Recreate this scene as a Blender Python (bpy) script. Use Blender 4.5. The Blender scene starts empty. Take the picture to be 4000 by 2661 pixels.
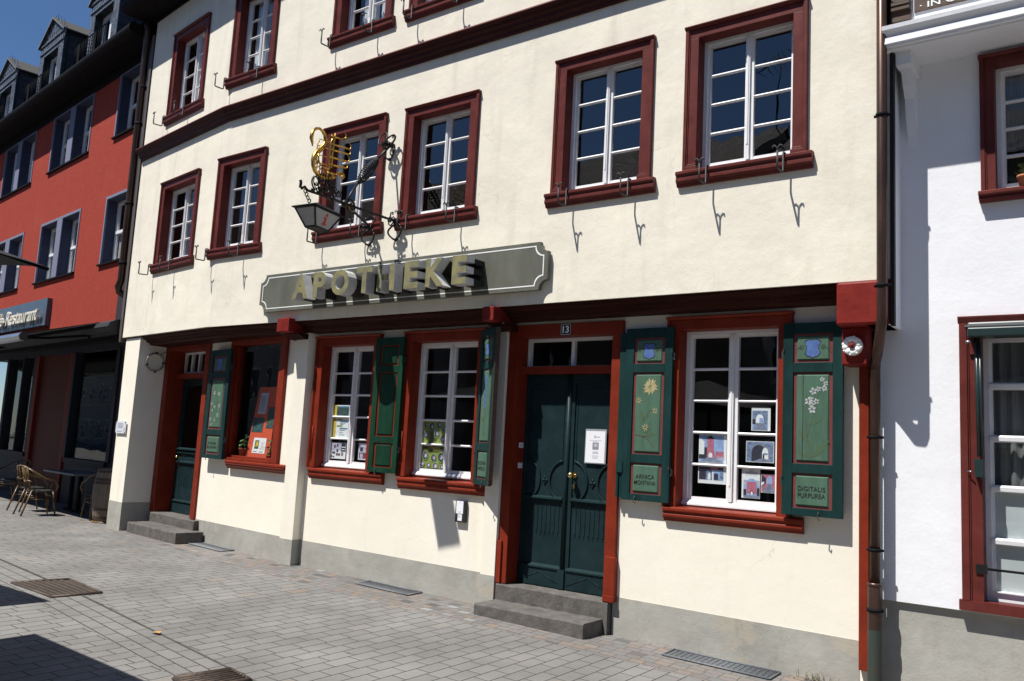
import bpy, math, random
from mathutils import Vector, Matrix
random.seed(7)
SC = bpy.context.scene
COL = SC.collection
R = math.radians
EYE_H = 1.65

# ------------------------------------------------------------------ frames
class Frame:
    """wall frame: u runs along the wall (left to right), d into the building, z up"""
    def __init__(s, px=0.0, py=0.0, k=0.0):
        a = math.atan(k); s.p = (px, py)
        s.ux = (math.cos(a), -math.sin(a)); s.uy = (math.sin(a), math.cos(a))
    def __call__(s, u, d, z):
        a, b = u - s.p[0], d - s.p[1]
        return Vector((s.p[0] + a*s.ux[0] + b*s.uy[0], s.p[1] + a*s.ux[1] + b*s.uy[1], z))
FL = Frame()
UB = Frame(-11.2, 7.42, .131)      # the upper storeys bend back left of here
GB = Frame(-9.6, 7.75, .131)       # the ground floor bends back left of here
U, G = 7.42, 7.75                  # street faces of the upper and the ground floor wall

def gz(x, y=0):
    """the street falls gently to the right"""
    return -1.68 if x < -9 else -1.68 - .0215*(x + 9)

# ------------------------------------------------------------------ materials
MATS = {}
def _n(nt, t, **k):
    n = nt.nodes.new(t)
    for a, b in k.items():
        setattr(n, a, b)
    return n
def _lk(nt, a, b): nt.links.new(a, b)

def mat(name, col, rough=.6, metal=0.0, spec=.5, var=0.0, vscale=3.0, dark=None, bumps=(), stretch=None, coat=0.0, emit=None, wear=(), crack=None):
    """procedural principled material: base colour varied by noise, bumps = [(scale, strength, distance)]"""
    if name in MATS: return MATS[name]
    m = bpy.data.materials.new(name); m.use_nodes = True; nt = m.node_tree
    b = nt.nodes['Principled BSDF']
    b.inputs['Base Color'].default_value = (*col, 1)
    b.inputs['Roughness'].default_value = rough
    b.inputs['Metallic'].default_value = metal
    b.inputs['Specular IOR Level'].default_value = spec
    if coat: b.inputs['Coat Weight'].default_value = coat
    if emit:
        b.inputs['Emission Color'].default_value = (*emit[:3], 1); b.inputs['Emission Strength'].default_value = emit[3]
    geo = _n(nt, 'ShaderNodeNewGeometry'); vec = geo.outputs['Position']
    if stretch:
        mp = _n(nt, 'ShaderNodeMapping'); mp.inputs['Scale'].default_value = stretch
        _lk(nt, vec, mp.inputs['Vector']); vec = mp.outputs['Vector']
    if var or dark:
        nz = _n(nt, 'ShaderNodeTexNoise'); nz.inputs['Scale'].default_value = vscale
        nz.inputs['Detail'].default_value = 8; nz.inputs['Roughness'].default_value = .62
        _lk(nt, vec, nz.inputs['Vector'])
        rp = _n(nt, 'ShaderNodeValToRGB')
        dk = dark if dark else tuple(c*(1-var) for c in col)
        lt = tuple(min(.95, c*(1+var*.5)) for c in col)
        rp.color_ramp.elements[0].position = .32; rp.color_ramp.elements[0].color = (*dk, 1)
        rp.color_ramp.elements[1].position = .66; rp.color_ramp.elements[1].color = (*lt, 1)
        _lk(nt, nz.outputs['Fac'], rp.inputs['Fac']); _lk(nt, rp.outputs['Color'], b.inputs['Base Color'])
        rr = _n(nt, 'ShaderNodeMapRange'); rr.inputs['To Min'].default_value = max(.02, rough-.08); rr.inputs['To Max'].default_value = min(1, rough+.1)
        _lk(nt, nz.outputs['Fac'], rr.inputs['Value']); _lk(nt, rr.outputs['Result'], b.inputs['Roughness'])
    for sc_, stv, lo, hi, wc, amt in wear:      # stains, chips and faded patches with a shape of their own
        mp2 = _n(nt, 'ShaderNodeMapping'); mp2.inputs['Scale'].default_value = stv; mp2.inputs['Location'].default_value = (sc_*1.7, 3.1, sc_)
        _lk(nt, geo.outputs['Position'], mp2.inputs['Vector'])
        nw = _n(nt, 'ShaderNodeTexNoise'); nw.inputs['Scale'].default_value = sc_; nw.inputs['Detail'].default_value = 5; nw.inputs['Roughness'].default_value = .6
        _lk(nt, mp2.outputs['Vector'], nw.inputs['Vector'])
        mr = _n(nt, 'ShaderNodeMapRange'); mr.inputs['From Min'].default_value = lo; mr.inputs['From Max'].default_value = hi; mr.inputs['To Max'].default_value = amt
        _lk(nt, nw.outputs['Fac'], mr.inputs['Value'])
        mx = _n(nt, 'ShaderNodeMix', data_type='RGBA'); _lk(nt, mr.outputs['Result'], mx.inputs[0]); mx.inputs[7].default_value = (*wc, 1)
        src = b.inputs['Base Color'].links[0].from_socket if b.inputs['Base Color'].links else None
        if src: _lk(nt, src, mx.inputs[6])
        else: mx.inputs[6].default_value = (*col, 1)
        _lk(nt, mx.outputs[2], b.inputs['Base Color'])
    if crack:
        nd_ = _n(nt, 'ShaderNodeTexNoise'); nd_.inputs['Scale'].default_value = 3.5; nd_.inputs['Detail'].default_value = 6; _lk(nt, geo.outputs['Position'], nd_.inputs['Vector'])
        sc2 = _n(nt, 'ShaderNodeVectorMath', operation='SCALE'); sc2.inputs['Scale'].default_value = .45; _lk(nt, nd_.outputs['Color'], sc2.inputs[0])
        ad2 = _n(nt, 'ShaderNodeVectorMath', operation='ADD'); _lk(nt, geo.outputs['Position'], ad2.inputs[0]); _lk(nt, sc2.outputs[0], ad2.inputs[1])
        vo = _n(nt, 'ShaderNodeTexVoronoi', feature='DISTANCE_TO_EDGE'); vo.inputs['Scale'].default_value = .8; _lk(nt, ad2.outputs[0], vo.inputs['Vector'])
        m1 = _n(nt, 'ShaderNodeMapRange'); m1.inputs['From Min'].default_value = .0036; m1.inputs['From Max'].default_value = .001; _lk(nt, vo.outputs['Distance'], m1.inputs['Value'])
        n3 = _n(nt, 'ShaderNodeTexNoise'); n3.inputs['Scale'].default_value = .9; _lk(nt, geo.outputs['Position'], n3.inputs['Vector'])
        m2 = _n(nt, 'ShaderNodeMapRange'); m2.inputs['From Min'].default_value = .52; m2.inputs['From Max'].default_value = .60; m2.inputs['To Max'].default_value = .36; _lk(nt, n3.outputs['Fac'], m2.inputs['Value'])
        mm = _n(nt, 'ShaderNodeMath', operation='MULTIPLY'); _lk(nt, m1.outputs[0], mm.inputs[0]); _lk(nt, m2.outputs[0], mm.inputs[1])
        mx = _n(nt, 'ShaderNodeMix', data_type='RGBA'); _lk(nt, mm.outputs[0], mx.inputs[0]); mx.inputs[7].default_value = (*crack, 1)
        _lk(nt, b.inputs['Base Color'].links[0].from_socket, mx.inputs[6]); _lk(nt, mx.outputs[2], b.inputs['Base Color'])
    prev = None
    for sc_, st, dist in bumps:
        nz = _n(nt, 'ShaderNodeTexNoise'); nz.inputs['Scale'].default_value = sc_; nz.inputs['Detail'].default_value = 6
        _lk(nt, vec, nz.inputs['Vector'])
        bp = _n(nt, 'ShaderNodeBump'); bp.inputs['Strength'].default_value = st; bp.inputs['Distance'].default_value = dist
        _lk(nt, nz.outputs['Fac'], bp.inputs['Height'])
        if prev: _lk(nt, prev.outputs['Normal'], bp.inputs['Normal'])
        prev = bp
    if prev: _lk(nt, prev.outputs['Normal'], b.inputs['Normal'])
    MATS[name] = m
    return m

def glass(name, refl=(1, 1, 1), tint=(.9, .93, .92), gain=1.0):
    """window glass: see-through with a fresnel reflection of street and sky"""
    m = bpy.data.materials.new(name); m.use_nodes = True; nt = m.node_tree; nt.nodes.clear()
    o = _n(nt, 'ShaderNodeOutputMaterial'); mx = _n(nt, 'ShaderNodeMixShader')
    t = _n(nt, 'ShaderNodeBsdfTransparent'); t.inputs['Color'].default_value = (*tint, 1)
    g = _n(nt, 'ShaderNodeBsdfGlossy'); g.inputs['Roughness'].default_value = .0; g.inputs['Color'].default_value = (*refl, 1)
    ge = _n(nt, 'ShaderNodeNewGeometry')
    dt = _n(nt, 'ShaderNodeVectorMath', operation='DOT_PRODUCT'); _lk(nt, ge.outputs['Incoming'], dt.inputs[0]); _lk(nt, ge.outputs['Normal'], dt.inputs[1])
    def M(op, a, b=None):
        n = _n(nt, 'ShaderNodeMath', operation=op); n.use_clamp = False
        for i, v in enumerate((a, b)):
            if v is None: continue
            if isinstance(v, (int, float)): n.inputs[i].default_value = v
            else: _lk(nt, v, n.inputs[i])
        return n.outputs[0]
    # Schlick reflectance of a double glazed pane, the same from both sides
    c5 = M('POWER', M('SUBTRACT', 1.0, M('ABSOLUTE', dt.outputs['Value'])), 5.0)
    mu = M('ADD', M('MULTIPLY', c5, .9), .045*gain)
    nz = _n(nt, 'ShaderNodeTexNoise'); nz.inputs['Scale'].default_value = 2.2; nz.inputs['Detail'].default_value = 1
    _lk(nt, ge.outputs['Position'], nz.inputs['Vector'])
    bp = _n(nt, 'ShaderNodeBump'); bp.inputs['Strength'].default_value = .06; bp.inputs['Distance'].default_value = .05
    _lk(nt, nz.outputs['Fac'], bp.inputs['Height']); _lk(nt, bp.outputs['Normal'], g.inputs['Normal'])
    _lk(nt, mu, mx.inputs[0])
    _lk(nt, t.outputs[0], mx.inputs[1]); _lk(nt, g.outputs[0], mx.inputs[2]); _lk(nt, mx.outputs[0], o.inputs[0])
    MATS[name] = m
    return m

def paving(name, W, L, joint, cols, jcol, shear=0.0, rot=0.0, wob=0.0, bump=.012, jit=.12, swap=False, stain=.25):
    """laid stones: running bond with a colour of its own for every stone, joints, wear and a bump"""
    m = bpy.data.materials.new(name); m.use_nodes = True; nt = m.node_tree
    b = nt.nodes['Principled BSDF']; b.inputs['Roughness'].default_value = .85; b.inputs['Specular IOR Level'].default_value = .3
    def M(op, a, c=None, e=None):
        n = _n(nt, 'ShaderNodeMath', operation=op)
        for i, v in enumerate((a, c, e)):
            if v is None: continue
            if isinstance(v, (int, float)): n.inputs[i].default_value = v
            else: _lk(nt, v, n.inputs[i])
        return n.outputs[0]
    ge = _n(nt, 'ShaderNodeNewGeometry'); pos = ge.outputs['Position']
    if wob:
        nz = _n(nt, 'ShaderNodeTexNoise'); nz.inputs['Scale'].default_value = 5.0; _lk(nt, pos, nz.inputs['Vector'])
        sb = _n(nt, 'ShaderNodeVectorMath', operation='SUBTRACT'); _lk(nt, nz.outputs['Color'], sb.inputs[0]); sb.inputs[1].default_value = (.5, .5, .5)
        sl = _n(nt, 'ShaderNodeVectorMath', operation='SCALE'); sl.inputs['Scale'].default_value = wob; _lk(nt, sb.outputs[0], sl.inputs[0])
        ad = _n(nt, 'ShaderNodeVectorMath', operation='ADD'); _lk(nt, pos, ad.inputs[0]); _lk(nt, sl.outputs[0], ad.inputs[1]); vec = ad.outputs[0]
    else: vec = pos
    mp = _n(nt, 'ShaderNodeMapping'); mp.inputs['Rotation'].default_value = (0, 0, rot); _lk(nt, vec, mp.inputs['Vector'])
    sx = _n(nt, 'ShaderNodeSeparateXYZ'); _lk(nt, mp.outputs[0], sx.inputs[0])
    X, Y = sx.outputs[0], sx.outputs[1]
    if swap: X, Y = Y, X
    X = M('ADD', X, M('MULTIPLY', Y, shear))
    v = M('DIVIDE', X, W); row = M('FLOOR', v)
    wn = _n(nt, 'ShaderNodeTexWhiteNoise', noise_dimensions='1D'); _lk(nt, row, wn.inputs['W'])
    u = M('ADD', M('DIVIDE', Y, L), M('ADD', M('MULTIPLY', M('MODULO', row, 2.0), .5), M('MULTIPLY', wn.outputs['Value'], jit)))
    col = M('FLOOR', u); fu = M('FRACT', u); fv = M('FRACT', v)
    du = M('MULTIPLY', M('MINIMUM', fu, M('SUBTRACT', 1.0, fu)), L); dv = M('MULTIPLY', M('MINIMUM', fv, M('SUBTRACT', 1.0, fv)), W)
    ed = M('MINIMUM', du, dv)
    mr = _n(nt, 'ShaderNodeMapRange', interpolation_type='SMOOTHSTEP'); _lk(nt, ed, mr.inputs['Value'])
    mr.inputs['From Min'].default_value = joint*.30; mr.inputs['From Max'].default_value = joint*.5 + .003
    cb = _n(nt, 'ShaderNodeCombineXYZ'); _lk(nt, col, cb.inputs[0]); _lk(nt, row, cb.inputs[1])
    w2 = _n(nt, 'ShaderNodeTexWhiteNoise', noise_dimensions='2D'); _lk(nt, cb.outputs[0], w2.inputs['Vector'])
    rp = _n(nt, 'ShaderNodeValToRGB'); rp.color_ramp.interpolation = 'LINEAR'
    while len(rp.color_ramp.elements) < len(cols): rp.color_ramp.elements.new(.5)
    for i, (p_, c_) in enumerate(cols):
        rp.color_ramp.elements[i].position = p_; rp.color_ramp.elements[i].color = (*c_, 1)
    _lk(nt, w2.outputs['Value'], rp.inputs['Fac'])
    n1 = _n(nt, 'ShaderNodeTexNoise'); n1.inputs['Scale'].default_value = 1.1; n1.inputs['Detail'].default_value = 7; _lk(nt, pos, n1.inputs['Vector'])
    n2 = _n(nt, 'ShaderNodeTexNoise'); n2.inputs['Scale'].default_value = 55; n2.inputs['Detail'].default_value = 4; _lk(nt, pos, n2.inputs['Vector'])
    g1 = _n(nt, 'ShaderNodeMapRange'); _lk(nt, n1.outputs['Fac'], g1.inputs['Value']); g1.inputs['From Min'].default_value = .3; g1.inputs['From Max'].default_value = .7
    g1.inputs['To Min'].default_value = 1-stain; g1.inputs['To Max'].default_value = 1+stain*.5
    g2 = _n(nt, 'ShaderNodeMapRange'); _lk(nt, n2.outputs['Fac'], g2.inputs['Value']); g2.inputs['To Min'].default_value = .82; g2.inputs['To Max'].default_value = 1.18
    gg = M('MULTIPLY', g1.outputs[0], g2.outputs[0])
    vm = _n(nt, 'ShaderNodeVectorMath', operation='SCALE'); _lk(nt, rp.outputs['Color'], vm.inputs[0]); _lk(nt, gg, vm.inputs['Scale'])
    mx = _n(nt, 'ShaderNodeMix', data_type='RGBA'); _lk(nt, mr.outputs[0], mx.inputs[0]); mx.inputs[6].default_value = (*jcol, 1); _lk(nt, vm.outputs[0], mx.inputs[7])
    vo = _n(nt, 'ShaderNodeTexVoronoi'); vo.inputs['Scale'].default_value = 2.6; _lk(nt, pos, vo.inputs['Vector'])
    sp = _n(nt, 'ShaderNodeMapRange'); _lk(nt, vo.outputs['Distance'], sp.inputs['Value']); sp.inputs['From Min'].default_value = .055; sp.inputs['From Max'].default_value = .035; sp.inputs['To Max'].default_value = .7
    vs_ = _n(nt, 'ShaderNodeSeparateColor'); _lk(nt, vo.outputs['Color'], vs_.inputs[0])
    gm = M('MULTIPLY', sp.outputs[0], M('GREATER_THAN', vs_.outputs[0], .62))
    mg = _n(nt, 'ShaderNodeMix', data_type='RGBA'); _lk(nt, gm, mg.inputs[0]); _lk(nt, mx.outputs[2], mg.inputs[6]); mg.inputs[7].default_value = (.07, .066, .062, 1)
    _lk(nt, mg.outputs[2], b.inputs['Base Color'])
    hh = M('ADD', M('ADD', mr.outputs[0], M('MULTIPLY', w2.outputs['Value'], .25)), M('MULTIPLY', n2.outputs['Fac'], .22))
    bp = _n(nt, 'ShaderNodeBump'); bp.inputs['Strength'].default_value = .8; bp.inputs['Distance'].default_value = bump; _lk(nt, hh, bp.inputs['Height'])
    _lk(nt, bp.outputs['Normal'], b.inputs['Normal'])
    MATS[name] = m
    return m

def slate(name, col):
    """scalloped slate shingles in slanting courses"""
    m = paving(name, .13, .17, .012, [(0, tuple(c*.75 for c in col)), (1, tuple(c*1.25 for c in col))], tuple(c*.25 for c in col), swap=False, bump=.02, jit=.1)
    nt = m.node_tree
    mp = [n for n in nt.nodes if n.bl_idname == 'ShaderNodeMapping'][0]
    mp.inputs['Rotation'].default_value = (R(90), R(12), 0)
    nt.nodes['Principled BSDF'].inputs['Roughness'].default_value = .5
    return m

# ------------------------------------------------------------------ mesh builder
class MB:
    def __init__(s, fr=FL): s.v = []; s.f = []; s.mi = []; s.sm = []; s.fr = fr; s.m = 0; s.smooth = False
    def _add(s, vs, fs):
        o = len(s.v); s.v += [Vector(p) for p in vs]
        for f in fs: s.f.append([i+o for i in f]); s.mi.append(s.m); s.sm.append(s.smooth)
    def box(s, u0, u1, d0, d1, z0, z1):
        F = s.fr
        s._add([F(u, d, z) for z in (z0, z1) for d in (d0, d1) for u in (u0, u1)],
               [(0, 2, 3, 1), (4, 5, 7, 6), (0, 1, 5, 4), (2, 6, 7, 3), (0, 4, 6, 2), (1, 3, 7, 5)])
        return s
    def poly(s, pts):        # single face, world or frame points already mapped
        s._add(pts, [tuple(range(len(pts)))]); return s
    def face(s, uz, d):      # flat polygon on the wall plane at depth d, given counter-clockwise seen from the street
        s._add([s.fr(u, d, z) for u, z in uz], [tuple(range(len(uz)))]); return s
    def slab(s, uz, d0, d1): # polygon on the wall plane thickened from d0 (street side) to d1
        n = len(uz); s._add([s.fr(u, d0, z) for u, z in uz] + [s.fr(u, d1, z) for u, z in uz],
            [tuple(range(n)), tuple(range(2*n-1, n-1, -1))] + [((i+1) % n, i, n+i, n+(i+1) % n) for i in range(n)]); return s
    def prof(s, dz, u0, u1): # profile in (d, z) swept along the wall
        n = len(dz); s._add([s.fr(u0, d, z) for d, z in dz] + [s.fr(u1, d, z) for d, z in dz],
            [tuple(range(n)), tuple(range(2*n-1, n-1, -1))] + [((i+1) % n, i, n+i, n+(i+1) % n) for i in range(n)]); return s
    def flat(s, xy, z0, z1): # plan polygon (world x, y) between two heights
        n = len(xy); s._add([(x, y, z0) for x, y in xy] + [(x, y, z1) for x, y in xy],
            [tuple(range(n-1, -1, -1)), tuple(range(n, 2*n))] + [(i, (i+1) % n, n+(i+1) % n, n+i) for i in range(n)]); return s
    def tube(s, pts, r, n=8, closed=False, cap=True):
        P = [Vector(p) for p in pts]; rs = r if isinstance(r, (list, tuple)) else [r]*len(P)
        k = len(P); rings = []; up = None
        for i in range(k):
            a = P[i-1] if (i > 0 or closed) else P[0]; b = P[(i+1) % k] if (i < k-1 or closed) else P[-1]
            t = (b-a).normalized()
            if up is None: up = Vector((0, 0, 1)) if abs(t.z) < .9 else Vector((1, 0, 0))
            x = t.cross(up)
            if x.length < 1e-4: x = t.cross(Vector((0.3, 1, 0.2)))
            x.normalize(); y = x.cross(t).normalized(); up = y
            rings.append([P[i] + (x*math.cos(2*math.pi*j/n) + y*math.sin(2*math.pi*j/n))*rs[i] for j in range(n)])
        fs = []
        for i in range(k if closed else k-1):
            for j in range(n):
                a, b = i*n+j, i*n+(j+1) % n; c, d = ((i+1) % k)*n+(j+1) % n, ((i+1) % k)*n+j
                fs.append((a, b, c, d))
        if not closed and cap: fs += [tuple(range(n-1, -1, -1)), tuple(range((k-1)*n, k*n))]
        sm = s.smooth; s.smooth = True; s._add([p for rg in rings for p in rg], fs); s.smooth = sm; return s
    def lathe(s, cx, cy, prof, n=24, axis='z', sm=True):  # prof = [(r, z)]
        vs = [(cx + r*math.cos(2*math.pi*j/n), cy + r*math.sin(2*math.pi*j/n), z) for r, z in prof for j in range(n)]
        fs = [(i*n+j, i*n+(j+1) % n, (i+1)*n+(j+1) % n, (i+1)*n+j) for i in range(len(prof)-1) for j in range(n)]
        o = s.smooth; s.smooth = sm; s._add(vs, fs); s.smooth = o; return s
    def disc(s, u, z, r, d, n=16, d1=None, rz=None):
        pts = [(u + r*math.cos(2*math.pi*i/n), z + (rz or r)*math.sin(2*math.pi*i/n)) for i in range(n)]
        return s.slab(pts, d, d1) if d1 is not None else s.face(pts, d)
    def ball(s, c, r, n=10):
        vs = []; fs = []; c = Vector(c); rr = r if isinstance(r, tuple) else (r, r, r)
        for i in range(n+1):
            for j in range(2*n):
                a, b = math.pi*i/n, math.pi*j/n
                vs.append(c + Vector((math.sin(a)*math.cos(b)*rr[0], math.sin(a)*math.sin(b)*rr[1], math.cos(a)*rr[2])))
        for i in range(n):
            for j in range(2*n): fs.append((i*2*n+j, (i+1)*2*n+j, (i+1)*2*n+(j+1) % (2*n), i*2*n+(j+1) % (2*n)))
        o = s.smooth; s.smooth = True; s._add(vs, fs); s.smooth = o; return s
    def text(s, txt, u0, z0, u1, z1, d, depth=0.0, shear=0.0, fm=None, offset=0.0, fit=True):
        """lettering whose box is fitted to u0..u1 x z0..z1 on the wall plane at depth d"""
        vs, ps, ns = text_geo(txt, depth > 0, shear, offset)
        xs = [p[0] for p in vs]; ys = [p[1] for p in vs]
        ax, bx, ay, by = min(xs), max(xs), min(ys), max(ys)
        sz = (z1-z0)/(by-ay); sx = (u1-u0)/(bx-ax) if fit else sz
        out = []
        for p in vs:
            dd = d + (depth if p[2] < 0 else 0) if depth else d
            out.append(s.fr(u0+(p[0]-ax)*sx, dd, z0+(p[1]-ay)*sz))
        o = len(s.v); s.v += out
        for f, nz in zip(ps, ns):
            s.f.append([i+o for i in f]); s.sm.append(False)
            s.mi.append(fm if (fm is not None and nz > .9) else s.m)
        return s
    def build(s, name, mats, parent=None, bevel=0.0, label=None):
        me = bpy.data.meshes.new(name)
        off = parent.get('_o', (0, 0, 0)) if parent is not None else (0, 0, 0)
        off = Vector(off)
        me.from_pydata([v-off for v in s.v], [], s.f)
        if not isinstance(mats, (list, tuple)): mats = [mats]
        for m in mats: me.materials.append(m)
        for p, i, sm in zip(me.polygons, s.mi, s.sm): p.material_index = i; p.use_smooth = sm
        me.validate(); me.update()
        o = bpy.data.objects.new(name, me); COL.objects.link(o)
        if parent is not None: o.parent = parent; o['_o'] = tuple(off)
        if bevel:
            bv = o.modifiers.new('bevel', 'BEVEL'); bv.width = bevel; bv.segments = 2; bv.limit_method = 'ANGLE'; bv.angle_limit = R(40)
        if label: o['label'] = label
        return o

_TX = {}
def text_geo(txt, solid, shear, offset):
    key = (txt, solid, shear, offset)
    if key in _TX: return _TX[key]
    cu = bpy.data.curves.new('lettering', 'FONT'); cu.body = txt; cu.size = 1; cu.shear = shear; cu.offset = offset
    cu.extrude = .05 if solid else 0; cu.resolution_u = 4; cu.align_x = 'CENTER'; cu.space_line = .95
    ob = bpy.data.objects.new('lettering', cu); COL.objects.link(ob)
    dg = bpy.context.evaluated_depsgraph_get()
    me = bpy.data.meshes.new_from_object(ob.evaluated_get(dg))
    vs = [tuple(v.co) for v in me.vertices]; ps = [list(p.vertices) for p in me.polygons]; ns = [p.normal.z for p in me.polygons]
    bpy.data.objects.remove(ob); bpy.data.curves.remove(cu); bpy.data.meshes.remove(me)
    _TX[key] = (vs, ps, ns)
    return _TX[key]

def tag(o, label, cat, group=None, kind=None):
    if label: o['label'] = label
    if cat: o['category'] = cat
    if group: o['group'] = group
    if kind: o['kind'] = kind
    return o
def thing(name, loc, label, cat, group=None):
    o = bpy.data.objects.new(name, None); COL.objects.link(o); o.location = loc; o.empty_display_size = .2
    o['_o'] = tuple(loc)
    return tag(o, label, cat, group)
def dup(root, loc, rz, label):
    """copy of a thing with copies of its parts and sub-parts"""
    c = root.copy(); COL.objects.link(c); c.location = loc; c.rotation_euler = (0, 0, rz); c['label'] = label
    for p in list(root.children):
        q = p.copy(); COL.objects.link(q); q.parent = c
        for g in list(p.children):
            h = g.copy(); COL.objects.link(h); h.parent = q
    return c
def arc(cx, cz, r, a0, a1, n=10, rz=None):
    return [(cx + r*math.cos(R(a0+(a1-a0)*i/n)), cz + (rz or r)*math.sin(R(a0+(a1-a0)*i/n))) for i in range(n+1)]

# ------------------------------------------------------------------ palette
cream = mat('cream_plaster', (.815, .762, .638), .92, var=.05, vscale=1.6, dark=(.75, .70, .585), bumps=[(1.6, .30, .05), (7, .22, .018), (45, .16, .006), (170, .10, .0025)], spec=.2,
            wear=[(1.0, (5, 5, .45), .54, .76, (.58, .52, .42), .46), (26, (1, 1, 1), .70, .75, (.55, .50, .42), .5), (2.3, (1, 1, 1), .60, .68, (.86, .82, .72), .35)], crack=(.42, .37, .28))
creamg = mat('smooth_cream_plaster', (.85, .80, .68), .92, var=.03, vscale=1.2, bumps=[(2.2, .22, .03), (14, .14, .008), (70, .15, .004)], spec=.2,
             wear=[(1.1, (3, 3, .5), .57, .80, (.64, .585, .47), .42), (38, (1, 1, 1), .715, .75, (.50, .45, .36), .55), (.8, (1, 1, 1), .55, .62, (.87, .84, .75), .4)], crack=(.55, .49, .38))
plinthm = mat('grey_plinth_render', (.385, .375, .335), .92, var=.12, vscale=2.3, dark=(.32, .31, .275), bumps=[(5, .3, .02), (14, .35, .01), (90, .4, .004)], spec=.2,
             wear=[(1.7, (1, 1, 1.6), .60, .635, (.43, .385, .30), .55), (3, (2, 2, .5), .56, .75, (.22, .205, .175), .45), (30, (1, 1, 1), .69, .73, (.16, .15, .13), .6)])
oxblood = mat('oxblood_paint', (.120, .025, .020), .45, spec=.18, var=.25, vscale=6, bumps=[(30, .12, .004)], wear=[(2.2, (1, 1, .35), .54, .78, (.175, .055, .048), .38), (48, (1, 1, .6), .735, .76, (.055, .02, .018), .75)])
redp = mat('red_window_paint', (.200, .026, .011), .45, spec=.14, var=.2, vscale=5, bumps=[(25, .12, .004)], wear=[(2.2, (1, 1, .35), .54, .78, (.27, .062, .035), .38), (48, (1, 1, .6), .735, .76, (.10, .02, .012), .75)])
redend = mat('red_beam_end_paint', (.20, .020, .015), .5, spec=.15, var=.22, vscale=7, bumps=[(20, .3, .008)], wear=[(2.2, (1, 1, .35), .54, .78, (.26, .055, .045), .38), (48, (1, 1, .6), .735, .76, (.42, .36, .30), .75)])
whitep = mat('white_sash_paint', (.80, .80, .80), .4, var=.05, vscale=8, bumps=[(40, .05, .002)])
shutg = mat('dark_green_shutter_paint', (.0090, .036, .034), .5, spec=.15, var=.3, vscale=7, bumps=[(18, .15, .004)], stretch=(1, 1, .3), wear=[(2.2, (1, 1, .35), .54, .78, (.022, .060, .052), .38), (48, (1, 1, .6), .735, .76, (.16, .20, .18), .75)])
shutg2 = mat('plain_green_shutter_paint', (.008, .042, .022), .5, spec=.15, var=.3, vscale=7, bumps=[(18, .15, .004)], stretch=(1, 1, .3), wear=[(2.2, (1, 1, .35), .54, .78, (.018, .060, .036), .38), (48, (1, 1, .6), .735, .76, (.14, .18, .15), .75)])
shutp = mat('sage_green_panel_paint', (.072, .140, .094), .62, spec=.2, var=.2, vscale=5, stretch=(3, 3, .5), bumps=[(25, .1, .003)], wear=[(2.2, (1, 1, .35), .54, .78, (.11, .17, .13), .38), (48, (1, 1, .6), .735, .76, (.22, .27, .22), .75)])
shutr = mat('dusky_red_panel_border', (.17, .046, .044), .55, spec=.2, var=.2, vscale=6, wear=[(2.2, (1, 1, .35), .54, .78, (.20, .085, .08), .38), (48, (1, 1, .6), .735, .76, (.30, .25, .22), .75)])
doorm = mat('dark_teal_door_paint', (.0115, .0265, .0295), .45, spec=.14, var=.25, vscale=6, bumps=[(30, .08, .003)], wear=[(2.2, (1, 1, .35), .54, .78, (.020, .040, .042), .38), (48, (1, 1, .6), .735, .76, (.13, .16, .16), .75)])
cornm = mat('shaded_cornice_paint', (.050, .013, .011), .5, spec=.12, var=.4, vscale=5, stretch=(.4, 3, 6), bumps=[(10, .3, .006)], wear=[(2.2, (1, 1, .35), .54, .78, (.080, .035, .028), .38), (48, (1, 1, .6), .735, .76, (.02, .01, .01), .75)])  # cornice body darkened below its lip, underside shade put into the colour
beamm = mat('dark_brown_beam', (.040, .011, .007), .55, spec=.1, var=.5, vscale=5, stretch=(.3, 3, 6), bumps=[(8, .4, .01)], wear=[(2.2, (1, 1, .35), .54, .78, (.075, .022, .014), .38), (48, (1, 1, .6), .735, .76, (.02, .008, .006), .75)])
stone = mat('basalt_step_stone', (.125, .115, .105), .9, var=.35, vscale=9, bumps=[(30, .5, .01), (120, .5, .006)], spec=.25)
iron = mat('black_wrought_iron', (.012, .012, .013), .45, metal=.3, var=.2, vscale=30)
matblack = mat('matt_black_rail', (.008, .008, .009), .85, spec=.08)
steel = mat('weathered_steel_strip', (.045, .045, .048), .6, metal=.3, var=.3, vscale=25)
gold = mat('gilded_iron', (.78, .48, .10), .28, metal=.95, var=.35, vscale=18, dark=(.32, .17, .03))
brass = mat('brass', (.72, .55, .25), .25, metal=1)
copper = mat('brown_copper_pipe', (.085, .048, .035), .34, metal=.55, var=.4, vscale=7, stretch=(1, 1, .25))
verdig = mat('oxidised_copper_sleeve', (.060, .050, .040), .5, metal=.4, var=.4, vscale=8, dark=(.05, .075, .06))
signm = mat('olive_grey_sign_paint', (.120, .122, .098), .55, var=.25, vscale=4, stretch=(1, 1, .5), dark=(.095, .096, .072), wear=[(2.2, (1, 1, .35), .54, .78, (.185, .18, .14), .38), (48, (1, 1, .6), .735, .76, (.09, .09, .07), .75)])
letf = mat('weathered_gold_letter_face', (.24, .215, .095), .45, var=.35, vscale=7, dark=(.16, .155, .095))
lets = mat('grey_white_letter_side', (.56, .56, .55), .5, var=.2, vscale=9)
white = mat('white_line_paint', (.82, .82, .80), .5)
paper = mat('white_paper', (.80, .81, .84), .7)
black = mat('black_ink', (.012, .012, .014), .6)
greyink = mat('grey_print', (.25, .25, .28), .7)
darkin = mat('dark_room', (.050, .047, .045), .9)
curtain = mat('white_net_curtain', (.75, .76, .78), .9, var=.15, vscale=20, stretch=(6, 6, .3))
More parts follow.
